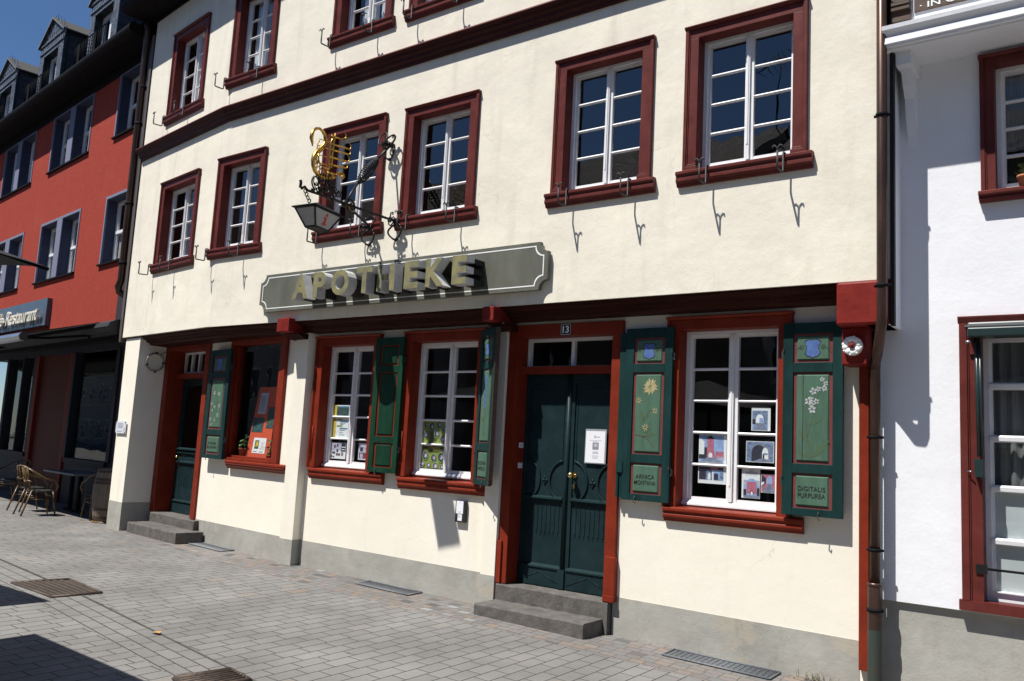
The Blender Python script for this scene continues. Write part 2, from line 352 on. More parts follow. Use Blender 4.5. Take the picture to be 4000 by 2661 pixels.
greycurt = mat('grey_curtain', (.16, .16, .165), .9, var=.35, vscale=12, stretch=(8, 8, .3))
redwall = mat('coarse_red_render', (.33, .046, .028), .95, var=.16, vscale=14, bumps=[(50, .6, .012), (140, .4, .005)], spec=.2, wear=[(2.2, (1, 1, .35), .54, .78, (.37, .075, .050), .38), (48, (1, 1, .6), .735, .76, (.20, .03, .02), .75)])
reveal = mat('shaded_blue_reveal', (.060, .068, .115), .85, var=.15, vscale=20, bumps=[(70, .3, .005)], spec=.15)  # darker copy of the band blue, the recess shade put into the colour
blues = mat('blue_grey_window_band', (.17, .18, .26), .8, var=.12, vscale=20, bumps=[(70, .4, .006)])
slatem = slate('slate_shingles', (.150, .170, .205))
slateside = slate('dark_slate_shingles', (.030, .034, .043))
gutterm = mat('dark_zinc', (.012, .011, .012), .7, spec=.06, metal=.0, var=.3, vscale=9)
blackm = mat('black_awning_cloth', (.012, .012, .014), .7, var=.3, vscale=12)
alu = mat('brushed_aluminium', (.42, .45, .50), .32, metal=.85)
whitew = mat('bluish_white_plaster', (.82, .825, .845), .9, var=.035, vscale=2, bumps=[(4, .25, .02), (30, .2, .006), (110, .12, .003)], spec=.2, wear=[(2.2, (1, 1, .35), .54, .78, (.72, .72, .74), .38), (48, (1, 1, .6), .735, .76, (.50, .48, .44), .75)])
brownt = mat('brown_timber', (.065, .035, .018), .6, var=.4, vscale=7, stretch=(.4, 2, 5), bumps=[(12, .4, .006)])
zinc = mat('galvanised_grating', (.17, .18, .19), .6, metal=.3, spec=.3, var=.2, vscale=30)
casti = mat('rusty_cast_iron', (.085, .060, .045), .65, metal=.35, var=.5, vscale=25, bumps=[(40, .4, .004)])
wood = mat('grey_oak_stave', (.17, .135, .105), .75, var=.5, vscale=6, stretch=(6, 6, .4), bumps=[(15, .3, .006)])
rattan = mat('tan_bamboo_tube', (.17, .10, .035), .35, var=.5, vscale=9, dark=(.030, .020, .010))
wicker = mat('black_wicker', (.016, .015, .014), .6, bumps=[(90, .6, .004)])
tablem = mat('grey_table_top', (.16, .16, .17), .4, var=.2, vscale=8)
navy = mat('blue_grey_panel', (.022, .026, .040), .6, spec=.2, var=.2, vscale=6)
darkred = mat('dark_red_panel', (.075, .010, .007), .6, spec=.2, var=.2, vscale=5)
pane = glass('window_glass')
panesky = glass('upper_window_glass', gain=2.6)
frost = mat('frosted_film', (.50, .53, .54), .5, var=.06, vscale=3)
leafm = mat('leaf_green', (.06, .12, .03), .6, var=.4, vscale=20)
terra = mat('terracotta', (.42, .15, .07), .8, var=.2, vscale=15)
orange = mat('orange_card', (.62, .085, .030), .75, var=.06, vscale=4)
lilac = mat('lilac_print', (.50, .48, .62), .7, var=.4, vscale=30)
skyp = mat('pale_blue_print', (.30, .42, .70), .6, var=.25, vscale=14)
pinkp = mat('pink_brick_print', (.52, .16, .24), .6, var=.4, vscale=40)
stonep = mat('blue_stone_print', (.20, .26, .42), .6, var=.6, vscale=45)
roadp = mat('blue_grey_road_print', (.22, .25, .36), .6, var=.3, vscale=30)
darkp = mat('dark_print', (.035, .035, .06), .6, var=.5, vscale=40)
greenp = mat('apple_green_print', (.26, .33, .06), .6, var=.3, vscale=9)
olivep = mat('olive_print', (.10, .12, .03), .6, var=.4, vscale=12)
herbp = mat('dark_herb_print', (.045, .085, .085), .6, var=.8, vscale=28, dark=(.012, .03, .035))
yellowp = mat('yellow_print', (.62, .45, .06), .6, var=.3, vscale=30)
tealp = mat('teal_print', (.10, .24, .38), .6, var=.2, vscale=9)
petal = mat('yellow_petal_paint', (.40, .34, .17), .65, var=.3, vscale=60)
petalw = mat('white_petal_paint', (.42, .43, .43), .65, var=.4, vscale=60)
petalb = mat('blue_petal_paint', (.10, .20, .55), .6)
stemp = mat('olive_stem_paint', (.062, .105, .05), .6)
stemr = mat('brown_root_paint', (.085, .075, .05), .6)
bluecoat = mat('blue_shield_paint', (.085, .15, .36), .6, spec=.2, var=.3, vscale=20)

# ------------------------------------------------------------------ building blocks
def wall(mb, d, u0, u1, z0, z1, holes=(), su=None):
    """wall face with rectangular openings"""
    us = sorted({u0, u1, *[min(max(h[i], u0), u1) for h in holes for i in (0, 1)]})
    zs = sorted({z0, z1, *[min(max(h[i], z0), z1) for h in holes for i in (2, 3)]})
    for a, b in zip(us, us[1:]):
        for c, e in zip(zs, zs[1:]):
            um, zm = (a+b)/2, (c+e)/2
            if any(h[0] < um < h[1] and h[2] < zm < h[3] for h in holes): continue
            mb.face([(a, c), (b, c), (b, e), (a, e)], d)
    return mb

SILLP = lambda d, zt, out, h: [(d+.165, zt+.014), (d-out+.012, zt), (d-out, zt-.010), (d-out, zt-.032), (d-out+.012, zt-.042), (d-out*.72, zt-.050),
                               (d-out*.72, zt-.062), (d-out*.80, zt-.070), (d-out*.80, zt-h*.66), (d-out*.55, zt-h*.80), (d-out*.40, zt-h), (d+.02, zt-h), (d+.02, zt-.03), (d+.165, zt-.03)]

def sash(fr, parent, u0, u1, z0, z1, d, rows, fw=.05, mul=.085, mun=.026, cols=2, glassm=None, m=None, splitmid=True):
    """white casement pair: frame, stiles, mullion and glazing bars, with its panes"""
    b = MB(fr); m = m or whitep
    b.box(u0, u1, d, d+.06, z0, z0+fw*1.15); b.box(u0, u1, d, d+.06, z1-fw*.8, z1)
    b.box(u0, u0+fw, d, d+.06, z0+fw*1.15, z1-fw*.8); b.box(u1-fw, u1, d, d+.06, z0+fw*1.15, z1-fw*.8)
    a0, a1, c0, c1 = u0+fw, u1-fw, z0+fw*1.15, z1-fw*.8
    um = (a0+a1)/2
    # casement stiles set back in the frame, and the fluted cover strip in the middle
    st = .028
    for x0, x1 in ((a0, a0+st), (a1-st, a1)): b.box(x0, x1, d+.014, d+.055, c0, c1)
    if cols == 2:
        b.box(um-mul/2, um+mul/2, d+.010, d+.055, c0, c1)
        b.box(um-mul*.3, um+mul*.12, d-.012, d+.010, c0+.01, c1-.01); b.box(um-mul*.18, um-mul*.02, d-.019, d-.012, c0+.16, c1-.03)
        cells = [(a0+st, um-mul/2), (um+mul/2, a1-st)]
    else: cells = [(a0+st, a1-st)]
    for x0, x1 in cells:
        b.box(x0, x1, d+.016, d+.055, c0, c0+.035); b.box(x0, x1, d+.016, d+.055, c1-.03, c1)
        for k in range(1, rows):
            z = c0+.035 + (c1-.03-c0-.035)*k/rows
            b.prof([(d+.045, z-mun/2), (d+.022, z-mun/2), (d+.014, z), (d+.022, z+mun/2), (d+.045, z+mun/2)], x0, x1)
    # projecting weather bar
    b.prof([(d, z0+fw*1.15), (d-.03, z0+fw*.6), (d-.03, z0+fw*.3), (d, z0+fw*.2)], u0+.01, u1-.01)
    s = b.build('sash', m, parent)
    p = MB(fr)
    for x0, x1 in cells: p.face([(x0, c0), (x1, c0), (x1, c1), (x0, c1)], d+.036)
    p.build('glass_pane', glassm or pane, parent)
    return s

def surround(fr, u0, u1, z0, z1, d, b, bt, rec, bottom=False, blocks=False, rim=.035):
    """moulded timber casing with its reveal"""
    m = MB(fr)
    m.box(u0+rim, u0+b, d-.022, d+rec, z0, z1-bt); m.box(u1-b, u1-rim, d-.022, d+rec, z0, z1-bt)
    m.box(u0+rim, u1-rim, d-.022, d+rec, z1-bt, z1-rim)
    m.box(u0, u0+rim, d-.042, d+.05, z0, z1-rim); m.box(u1-rim, u1, d-.042, d+.05, z0, z1-rim)
    m.prof([(d+.05, z1), (d-.058, z1), (d-.058, z1-.012), (d-.042, z1-rim), (d+.05, z1-rim)], u0-.008, u1+.008)
    for x in (u0+rim, u1-rim-.012): m.box(x, x+.012, d-.031, d-.022, z0, z1-rim)
    if bottom: m.box(u0+b, u1-b, d-.010, d+rec, z0, z0+.06)
    if blocks:
        for x0, x1 in ((u0+rim-.004, u0+b+.012), (u1-b-.012, u1-rim+.004)):
            m.box(x0, x1, d-.040, d+.03, z0, z0+.045); m.box(x0+.012, x1-.012, d-.034, d+.02, z0+.045, z0+.065)
    return m

def holder(fr, u, d, zt, out, r=.0095):
    """forged window box holder: strap over the sill, bar outwards and a curled upright"""
    b = MB(fr); P = lambda du, dd, z: fr(u+du, dd, z)
    i, o = d-out-.012, d-out-.155
    b.tube([P(0, d-.03, zt+.012), P(0, i+.01, zt+.014), P(0, i, zt+.002), P(0, i, zt-.165), P(0, i-.01, zt-.175), P(0, o, zt-.180), P(0, o-.008, zt-.17), P(0, o-.008, zt-.02)], r, 6)
    for s in (-1, 1):
        b.tube([P(0, o-.008, zt-.03), P(s*.010, o-.010, zt+.012), P(s*.026, o-.010, zt+.028), P(s*.042, o-.010, zt+.020), P(s*.044, o-.010, zt+.004)], r*.75, 6)
    return b

def std_window(house, fr, u0, u1, z0, z1, d, hold, rows=4, curt=None, blocks=False, b=.135, rec=.17, label=None, sillh=.15):
    w = surround(fr, u0, u1, z0, z1, d, b, .125, rec, blocks=blocks).build('window', oxblood, house, bevel=.004, label=label)
    sash(fr, w, u0+b-.012, u1-b+.012, z0+.01, z1-.115, d+rec-.05, rows, glassm=panesky)
    s = MB(fr).prof(SILLP(d, z0, .075, sillh), u0-.055, u1+.055).build('sill', oxblood, w)
    for h in hold: holder(fr, h, d, z0, .075).build('flower_box_holder', steel, w)
    if curt:
        c = MB(fr); c.smooth = True
        for a, e, lo in curt:
            n = 18; vs = []
            for i in range(n+1):
                u = a+(e-a)*i/n; dd = d+rec+.06+.018*math.sin(i*1.9)
                vs += [fr(u, dd, lo if isinstance(lo, float) else z0+.02), fr(u, dd, z1-.1)]
            c._add(vs, [(2*i, 2*i+2, 2*i+3, 2*i+1) for i in range(n)])
        c.build('curtain', curtain, w)
    return w

def cutrect(w, h, r=0): return [(0, 0), (w, 0), (w, h), (0, h)]

def flower(mb, u, z, d, r, n, fm, phase=0, wid=.28):
    mb.m = fm
    for i in range(n):
        a = 2*math.pi*i/n + phase + random.uniform(-.1, .1); rr = r*random.uniform(.8, 1.1)
        c, s = math.cos(a), math.sin(a); t = r*wid*.5
        mb.face([(u+c*r*.12, z+s*r*.12), (u+c*rr*.6+s*t, z+s*rr*.6-c*t), (u+c*rr, z+s*rr), (u+c*rr*.6-s*t, z+s*rr*.6+c*t)], d-random.uniform(0, .0004))
def stroke(mb, pts, w, d, m):
    mb.m = m
    for (a, b), (c, e) in zip(pts, pts[1:]):
        L = math.hypot(c-a, e-b) or 1; nx, nz = -(e-b)/L*w/2, (c-a)/L*w/2
        mb.face([(a-nx, b-nz), (c-nx, e-nz), (c+nx, e+nz), (a+nx, b+nz)][::1], d)
def leafp(mb, u, z, du, dz, w, d, m):
    mb.m = m; L = math.hypot(du, dz); nx, nz = -dz/L*w, du/L*w
    mb.face([(u, z), (u+du*.35-nx, z+dz*.35-nz), (u+du, z+dz), (u+du*.45+nx, z+dz*.45+nz)], d)

def shutter(house, fr, u0, u1, z0, z1, d, th=.042, words=None, plant=None, coat=True, plain=False, hinge='l', label=None):
    """panelled shutter: frame > three bordered panels, painting, lettering, hardware"""
    W, H = u1-u0, z1-z0
    X = lambda f: u0+W*f
    Z = lambda f: z1-H*f
    a0, a1 = .175, .835
    rows = ((.058, .21), (.262, .735), (.785, .962))
    b = MB(fr)
    b.box(X(0), X(a0), d, d+th, z0, z1); b.box(X(a1), X(1), d, d+th, z0, z1)
    prev = 0
    for r0, r1 in rows + ((1, 1),):
        b.box(X(a0), X(a1), d, d+th, Z(r0), Z(prev)); prev = r1
    sg = shutg2 if plain else shutg
    s = b.build('shutter', sg, house, bevel=.003, label=label)
    bd = MB(fr); pn = MB(fr); w = .026
    for i, (r0, r1) in enumerate(rows):
        bd.box(X(a0), X(a1), d+.016, d+.028, Z(r1), Z(r0))
        iw = W*.078
        p0, p1, q0, q1 = X(a0)+iw, X(a1)-iw, Z(r1)+iw*.8, Z(r0)-iw*.75
        # raised field with a chamfer
        pn._add([fr(p0-.012, d+.016, q0-.012), fr(p1+.012, d+.016, q0-.012), fr(p1+.012, d+.016, q1+.012), fr(p0-.012, d+.016, q1+.012),
                 fr(p0, d+.004, q0), fr(p1, d+.004, q0), fr(p1, d+.004, q1), fr(p0, d+.004, q1)],
                [(4, 5, 6, 7), (0, 1, 5, 4), (1, 2, 6, 5), (2, 3, 7, 6), (3, 0, 4, 7)])
    bd.build('panel_border', redp if plain else shutr, s); pn.build('panel', shutg2 if plain else shutp, s)
    if not plain:
        pt = MB(fr); e = d+.0025
        
        if coat:
            cu, cz = X(.5), Z(.137); k = W*.125
            sh = [(-.9, 1), (-.45, 1.22), (0, 1.05), (.45, 1.22), (.9, 1), (1.05, .75), (.8, .3), (.8, -.1), (1.0, -.6), (.75, -1.0), (.3, -1.1), (0, -1.3), (-.3, -1.1), (-.75, -1.0), (-1.0, -.6), (-.8, -.1), (-.8, .3), (-1.05, .75)]
            pt.m = 0; pt.face([(cu+x*k*1.08, cz+z*k*1.10) for x, z in sh][::-1], e+.0006); pt.m = 1; pt.face([(cu+x*k*.96, cz+z*k*.98) for x, z in sh][::-1], e)
            for sg in (-1, 1):
                stroke(pt, [(cu+sg*k*(1.2+1.4*t), cz+k*(.15*math.sin(t*6))) for t in [i/8 for i in range(9)]], .004, e, 0)
                stroke(pt, [(cu+sg*(k*1.45)+x, cz+k*.15+z_) for x, z_ in arc(0, 0, k*.28, 0, 300, 9)], .004, e, 0)
        if plant == 'arnica':
            flower(pt, X(.55), Z(.345), e, W*.17, 15, 2, wid=.3); flower(pt, X(.55), Z(.345), e-.0008, W*.06, 9, 2)
            for u_, z_, r_ in ((.31, .425, .075), (.66, .485, .07), (.47, .58, .08)): flower(pt, X(u_), Z(z_), e, W*r_, 7, 2)
            stroke(pt, [(X(.50), Z(.60)), (X(.46), Z(.56)), (X(.42), Z(.53)), (X(.36), Z(.48))], .006, e, 5)
            stroke(pt, [(X(.42), Z(.535)), (X(.5), Z(.50)), (X(.56), Z(.482)), (X(.65), Z(.48))], .004, e, 5)
            stroke(pt, [(X(.46), Z(.62)), (X(.44), Z(.58)), (X(.43), Z(.54))], .008, e, 5)
            for a in ((.46, .61, .26, -.012), (.46, .61, .12, .03), (.44, .54, -.09, .05), (.44, .54, .11, .04), (.40, .60, .03, .04)):
                leafp(pt, X(a[0]), Z(a[1]), W*a[2], H*a[3], .016, e+.0004, 5)
            stroke(pt, [(X(.26), Z(.622)), (X(.4), Z(.632)), (X(.52), Z(.645)), (X(.6), Z(.668)), (X(.66), Z(.69))], .010, e, 6)
            stroke(pt, [(X(.42), Z(.636)), (X(.5), Z(.628)), (X(.58), Z(.637))], .008, e, 6)
        elif plant == 'digitalis':
            for u_, z_, r_ in ((.66, .30, .05), (.72, .32, .05), (.70, .345, .06), (.60, .35, .05), (.52, .362, .075), (.44, .41, .08), (.48, .402, .05), (.57, .414, .06), (.49, .43, .06), (.50, .455, .085)):
                flower(pt, X(u_), Z(z_), e, W*r_, 5, 3, random.random(), wid=.6)
            stroke(pt, [(X(.53), Z(.71)), (X(.48), Z(.66)), (X(.42), Z(.60)), (X(.39), Z(.53)), (X(.37), Z(.45)), (X(.34), Z(.42))], .006, e+.0003, 6)
            stroke(pt, [(X(.42), Z(.60)), (X(.5), Z(.50)), (X(.58), Z(.40)), (X(.68), Z(.32))], .004, e+.0003, 5)
            for a in ((.52, .70, .27, .09, .03), (.52, .70, -.28, .025, .02), (.44, .62, -.18, .06, .018), (.42, .54, .26, .035, .014), (.5, .68, -.06, .07, .02)):
                leafp(pt, X(a[0]), Z(a[1]), W*a[2], H*a[3], a[4], e+.0006, 5)
            stroke(pt, [(X(.345), Z(.27)), (X(.347), Z(.5)), (X(.34), Z(.725))], .005, e-.0002, 0)
        elif plant == 'aconitum':
            for i in range(16): flower(pt, X(.5)+W*.08*math.sin(i*2.3), Z(.31+.013*i), e, W*.05, 5, 4, i, wid=.6)
            stroke(pt, [(X(.5), Z(.30)), (X(.48), Z(.5)), (X(.5), Z(.72))], .006, e+.0003, 5)
            for a in ((.49, .58, .2, .03, .02), (.49, .6, -.2, .03, .02), (.5, .69, .12, .03, .02), (.5, .69, -.12, .03, .02)): leafp(pt, X(a[0]), Z(a[1]), W*a[2], H*a[3], a[4], e+.0006, 5)
        elif plant == 'belladonna':
            for u_, z_, r_ in ((.38, .40, .06), (.60, .41, .07), (.30, .50, .05), (.66, .52, .06), (.35, .56, .045), (.44, .53, .05), (.62, .60, .06), (.30, .64, .05), (.50, .65, .045), (.36, .69, .04)): flower(pt, X(u_), Z(z_), e, W*r_, 5, 3, u_*9, wid=.45)
            stroke(pt, [(X(.5), Z(.33)), (X(.45), Z(.5)), (X(.52), Z(.71))], .006, e+.0003, 5)
            for a in ((.47, .5, .18, .03, .03), (.47, .55, -.18, .02, .03), (.5, .66, .16, .02, .03)): leafp(pt, X(a[0]), Z(a[1]), W*a[2], H*a[3], a[4], e+.0006, 5)
        pt.build('flower_painting', [black, bluecoat, petal, petalw, petalb, stemp, stemr], s)
        if words:
            tx = MB(fr); n = [len(w_) for w_ in words]
            for i, w_ in enumerate(words):
                hw = min(W*.033*len(w_), W*.226); tx.text(w_, X(.5)-hw, Z(.874+.034*i-.0), X(.5)+hw, Z(.850+.034*i), e-.001, offset=.004)
            tx.build('lettering', black, s)
    hw = MB(fr)
    hu = u0+.004 if hinge == 'l' else u1-.004
    for f in (.17, .83): hw.box(hu-.022, hu+.022, d+.012, d+.05, Z(f)-.035, Z(f)+.035); hw.box(hu-.006, hu+.006, d-.01, d+.06, Z(f)+.03, Z(f)+.055)
    hk = X(.30 if hinge == 'r' else .62)
    hw.tube([fr(hk, d-.004, z0+.045), fr(hk, d-.012, z0+.02), fr(hk-.006, d-.016, z0-.01), fr(hk+.012, d-.018, z0-.025), fr(hk+.018, d-.014, z0-.012)], .005, 6)
    hw.build('hinge', steel, s)
    return s

# ------------------------------------------------------------------ the street
def sheet(name, xs, ys, f, m, z=0.0):
    b = MB()
    nx, ny = len(xs), len(ys[0])
    vs = [(x, ys[i][j], gz(x)+z) for i, x in enumerate(xs) for j in range(ny)]
    b._add(vs, [(i*ny+j, (i+1)*ny+j, (i+1)*ny+j+1, i*ny+j+1) for i in range(nx-1) for j in range(ny-1)])
    return tag(b.build(name, m), None, None, kind='structure')
grey = [(0, (.184, .177, .167)), (.4, (.194, .187, .176)), (.80, (.205, .196, .184)), (.95, (.214, .206, .194)), (.99, (.208, .190, .168)), (1, (.225, .185, .15))]
pav = paving('street_pavers', .150, .285, .0065, grey, (.045, .043, .040), shear=.045, bump=.010, jit=.45)
bandm = paving('gutter_band_pavers', .137, .27, .008, [(0, (.185, .178, .167)), (1, (.210, .202, .189))], (.045, .044, .040), swap=True, shear=.135, bump=.010, jit=.4)
cob = paving('wall_strip_cobbles', .115, .15, .010, [(0, (.085, .088, .09)), (.10, (.165, .158, .150)), (.35, (.195, .172, .158)), (.55, (.178, .178, .175)), (.78, (.205, .182, .165)), (.95, (.225, .178, .145)), (1, (.26, .26, .255))], (.185, .165, .142), swap=True, wob=.035, bump=.022, jit=.9, shear=.02)
edgeL = lambda x: 6.93 if x > -9 else 6.93 + .15*(-9-x)
bandY = lambda x: 4.17 - .138*(x+5.57)
XS = [-130, -70, -45, -30, -24, -20, -17, -14, -12, -10.5, -9, -7, -5, -3, -1, 1, 4, 8, 14, 24]
sheet('ground', [-160, -40, -9, 30, 60], [[-60, -20, 5, 40, 80]]*5, 0, mat('earth_bed', (.12, .11, .10), .95), z=-.06)
sheet('street', XS, [[-14, -6, 0, 2, bandY(x)-.43] for x in XS], 0, pav)
sheet('gutter', XS, [[bandY(x)-.43, bandY(x)] for x in XS], 0, bandm)
sheet('pavement', XS, [[bandY(x), bandY(x)+.02, edgeL(x)] for x in XS if True], 0, pav)
sheet('cobbled_pavement', XS, [[edgeL(x), edgeL(x)+.8, edgeL(x)+3.5] for x in XS], 0, cob)
drain = MB()
for a, b_ in zip(XS[6:], XS[7:]):
    drain._add([(a, bandY(a)-.005, gz(a)+.004), (b_, bandY(b_)-.005, gz(b_)+.004), (b_, bandY(b_)+.017, gz(b_)+.004), (a, bandY(a)+.017, gz(a)+.004)], [(0, 1, 2, 3)])
tag(drain.build('gutter_joint', mat('mossy_joint', (.07, .072, .055), .95, var=.4, vscale=12)), None, None, kind='structure')

# ------------------------------------------------------------------ the pharmacy
H = thing('pharmacy_building', (-7.5, 7.75, -1.7), 'cream plastered old pharmacy with oxblood window frames and painted green shutters', 'building')
Wn = [  # fr, u0, u1, z0, z1, holders, curtains, blocks
 (FL, -3.563, -2.360, 2.772, 4.256, (-3.29, -2.55), None, True),
 (FL, -5.115, -3.917, 2.763, 4.277, (-4.87, -4.13), None, True),
 (FL, -7.385, -6.200, 2.765, 4.187, (-7.20, -6.42), None, False),
 (FL, -8.915, -7.730, 2.760, 4.210, (-8.84, -8.02), None, False),
 (FL, -11.330, -10.170, 2.750, 4.180, (-11.36, -10.55), None, False),
 (UB, -13.378, -11.987, 2.750, 4.170, (-13.42, -12.62), None, False),
 (UB, -13.500, -12.198, 5.380, 6.880, (-13.50, -12.72), [(-12.95, -12.45, 1)], False),
 (FL, -11.290, -10.210, 5.460, 6.900, (-11.32, -10.50), [(-11.05, -10.72, 1), (-10.62, -10.4, 1)], False),
 (FL, -8.930, -7.790, 5.540, 7.000, (-8.90, -8.08), [(-8.6, -8.3, 1), (-8.25, -7.98, 1)], False),
 (FL, -7.470, -6.330, 5.540, 7.000, (-7.36, -6.60), [(-7.2, -6.9, 1), (-6.85, -6.55, 1)], False),
 (FL, -5.10, -3.95, 5.540, 7.000, (), [(-4.9, -4.6, 1)], False),
 (FL, -3.55, -2.40, 5.540, 7.000, (), [(-3.4, -3.1, 1)], False)]
uw = MB(FL); hol = [(w[1]+.04, w[2]-.04, w[3]-.04, w[4]-.04) for w in Wn if w[0] is FL]
def finewall(mb, d, u0, u1, z0, z1, holes):
    wall(mb, d, u0, u1, z0, z1, holes)
finewall(uw, U, -11.2, -1.66, 1.57, 7.7, hol)
uw.fr = UB; finewall(uw, U, -14.4, -11.2, 1.575, 7.7, [(w[1]+.04, w[2]-.04, w[3]-.04, w[4]-.04) for w in Wn if w[0] is UB])
uw.build('upper_wall', cream, H)
for fr, u0, u1, z0, z1, hold, cu, bl in Wn: std_window(H, fr, u0, u1, z0, z1, U, hold, curt=cu, blocks=bl)
# right flank of the jettied storeys, white like the neighbour
sd = MB(FL); sd._add([(-1.66, U+.04, 1.19), (-1.66, 8.3, 1.19), (-1.66, 8.3, 7.7), (-1.66, U+.04, 7.7)], [(0, 1, 2, 3)])
sd._add([(-1.66, U, 1.19), (-1.66, 8.3, 1.19), (-1.86, 8.3, 1.19), (-1.86, U+.02, 1.19)], [(0, 3, 2, 1)])
sd.build('flank_wall', whitew, H)
MB(FL).box(-1.664, -1.632, U-.022, U+.03, 1.175, 7.6).build('corner_black_strip', blackm, H)  # narrow black strip down the corner edge
so = MB(FL)
L0, L1 = UB(-14.4, U+.012, 1.571), UB(-14.4, U+1.6, 1.571)
so.flat([(L0.x, L0.y), (-11.2, U+.012), (-2.05, U+.012), (-2.05, 8.6), (L1.x, L1.y+.3)], 1.571, 1.66)
so.build('jetty_floor', creamg, H)
for k, (fr, a, b_, zt) in enumerate(((FL, -11.2, -2.06, 1.569), (UB, -14.36, -11.2, 1.569))):
    bm = MB(fr)
    bm.prof([(U+.03, zt), (U+.03, zt-.022), (U+.07, zt-.03), (U+.085, zt-.05), (U+.13, zt-.06), (U+.14, zt-.095), (U+.19, zt-.105), (U+.21, zt-.135), (U+.30, zt-.14), (U+.60, zt-.14), (U+.60, zt)], a, b_)
    bm.build('moulded_beam', beamm, H)
for x0, x1, z0, z1, dd in ((-5.905, -5.745, 1.395, 1.558, 7.315), (-9.49, -9.235, 1.41, 1.600, 7.32)):
    MB(FL).box(x0, x1, dd, 7.76, z0, z1).build('beam_end', redend, H, bevel=.012)
    MB(FL).prof([(7.44, z0+.0), (7.44, z0-.02), (7.60, z0-.07), (7.76, z0-.075), (7.76, z0)], x0-.02, x1+.06).build('beam_bracket', beamm, H)
cb = MB(FL); cb.box(-2.10, -1.668, 7.395, 7.9, 1.19, 1.566); cb.build('corner_beam_end', redend, H, bevel=.022)
# cornice
for fr, a, b_ in ((FL, -11.2, -1.66), (UB, -14.40, -11.2)):
    z = 4.955
    c = MB(fr); c.prof([(U+.02, z+.02), (U-.05, z+.012), (U-.135, z), (U-.14, z-.02), (U-.115, z-.045), (U-.10, z-.075), (U-.075, z-.095), (U-.07, z-.13), (U-.04, z-.155), (U-.035, z-.185), (U+.02, z-.19)], a, b_)
    c.build('cornice', cornm, H); MB(fr).prof([(U+.02, z+.026), (U-.05, z+.018), (U-.138, z+.005), (U-.145, z-.014), (U-.139, z-.014), (U-.132, z+.001), (U-.05, z+.0125), (U+.02, z+.0205)], a, b_).build('cornice_lip', oxblood, H)
# eaves, roof, interior
for fr, a, b_ in ((FL, -11.2, -1.5), (UB, -14.75, -11.2)):
    e = MB(fr); e.box(a, b_, U-.44, U+.5, 7.50, 7.56); e.prof([(U-.44, 7.50), (U-.52, 7.52), (U-.56, 7.60), (U-.50, 7.66), (U-.40, 7.62)], a, b_); e.box(a, b_, U-.03, U+.02, 7.42, 7.50)
    e.build('eaves', gutterm, H)
    r = MB(fr); r._add([fr(a, U-.46, 7.6), fr(b_, U-.46, 7.6), fr(b_, U+4.5, 12.5), fr(a, U+4.5, 12.5)], [(0, 1, 2, 3)]); r.build('roof', slateside, H)  # slope out of view, added to keep light out of the house
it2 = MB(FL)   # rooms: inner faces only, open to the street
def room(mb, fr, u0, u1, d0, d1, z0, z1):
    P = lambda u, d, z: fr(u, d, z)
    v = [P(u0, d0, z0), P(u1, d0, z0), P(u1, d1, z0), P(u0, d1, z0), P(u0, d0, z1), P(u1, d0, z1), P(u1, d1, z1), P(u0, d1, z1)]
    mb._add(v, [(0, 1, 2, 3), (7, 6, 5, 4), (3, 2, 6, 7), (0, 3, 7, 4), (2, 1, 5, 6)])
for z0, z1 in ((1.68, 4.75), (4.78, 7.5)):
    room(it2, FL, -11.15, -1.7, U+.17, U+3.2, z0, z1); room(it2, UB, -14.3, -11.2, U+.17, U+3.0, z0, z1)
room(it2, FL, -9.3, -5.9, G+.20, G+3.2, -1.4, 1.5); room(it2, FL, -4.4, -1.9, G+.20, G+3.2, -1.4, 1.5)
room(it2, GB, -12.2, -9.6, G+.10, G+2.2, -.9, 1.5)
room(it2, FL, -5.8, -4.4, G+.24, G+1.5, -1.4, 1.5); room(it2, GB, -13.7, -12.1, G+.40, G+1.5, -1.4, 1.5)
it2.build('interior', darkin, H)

# ground floor walls
doorR = (-5.80, -4.33); winR = (-3.829, -2.572, -.47, 1.394); winA = (-9.10, -7.86, -.385, 1.385); winB = (-7.44, -6.13, -.40, 1.390)
gw = MB(FL)
wall(gw, G, -9.6, -1.85, -1.95, 1.575, [(doorR[0]+.03, doorR[1]-.03, -2, 1.36)] + [(w[0]+.04, w[1]-.04, w[2]-.02, w[3]-.03) for w in (winR, winA, winB)])
gw.fr = GB
wall(gw, G, -13.74, -9.6, -1.95, 1.575, [(-13.71, -12.10, -2, 1.55), (-11.28, -9.75, -.4, 1.42)])
gw.fr = FL
gw._add([(-1.85, G, -1.95), (-1.85, 8.3, -1.95), (-1.85, 8.3, 1.57), (-1.85, G, 1.57)], [(0, 1, 2, 3)])
gw.build('ground_floor_wall', creamg, H)
pz = lambda x: -1.345 if x < -9.6 else -1.345 - .0118*(x+9.6)
def plin(a, b_, d, fr=FL):
    pl = MB(fr); pl._add([fr(a, d, -2.0), fr(b_, d, -2.0), fr(b_, d, pz(b_)), fr(a, d, pz(a)), fr(a, d+.03, pz(a)), fr(b_, d+.03, pz(b_))], [(0, 1, 2, 3), (3, 2, 5, 4)])
    pl.build('plinth', plinthm, H)
plin(-9.16, -5.99, G-.004); plin(-4.36, -1.99, G-.004); plin(-12.08, -9.42, G-.004, GB)
for a, b_, d0, d1, zt in ((-9.42, -9.16, 7.622, 7.9, 1.43), (-6.0, -5.805, 7.668, 7.9, 1.44)):
    MB(FL).box(a, b_, d0, d1, pz(a), zt).build('pilaster', creamg, H)
    MB(FL).box(a-.004, b_+.004, d0-.004, d1, -2.0, pz(a)).build('pilaster_plinth', plinthm, H)
pp = MB(UB)
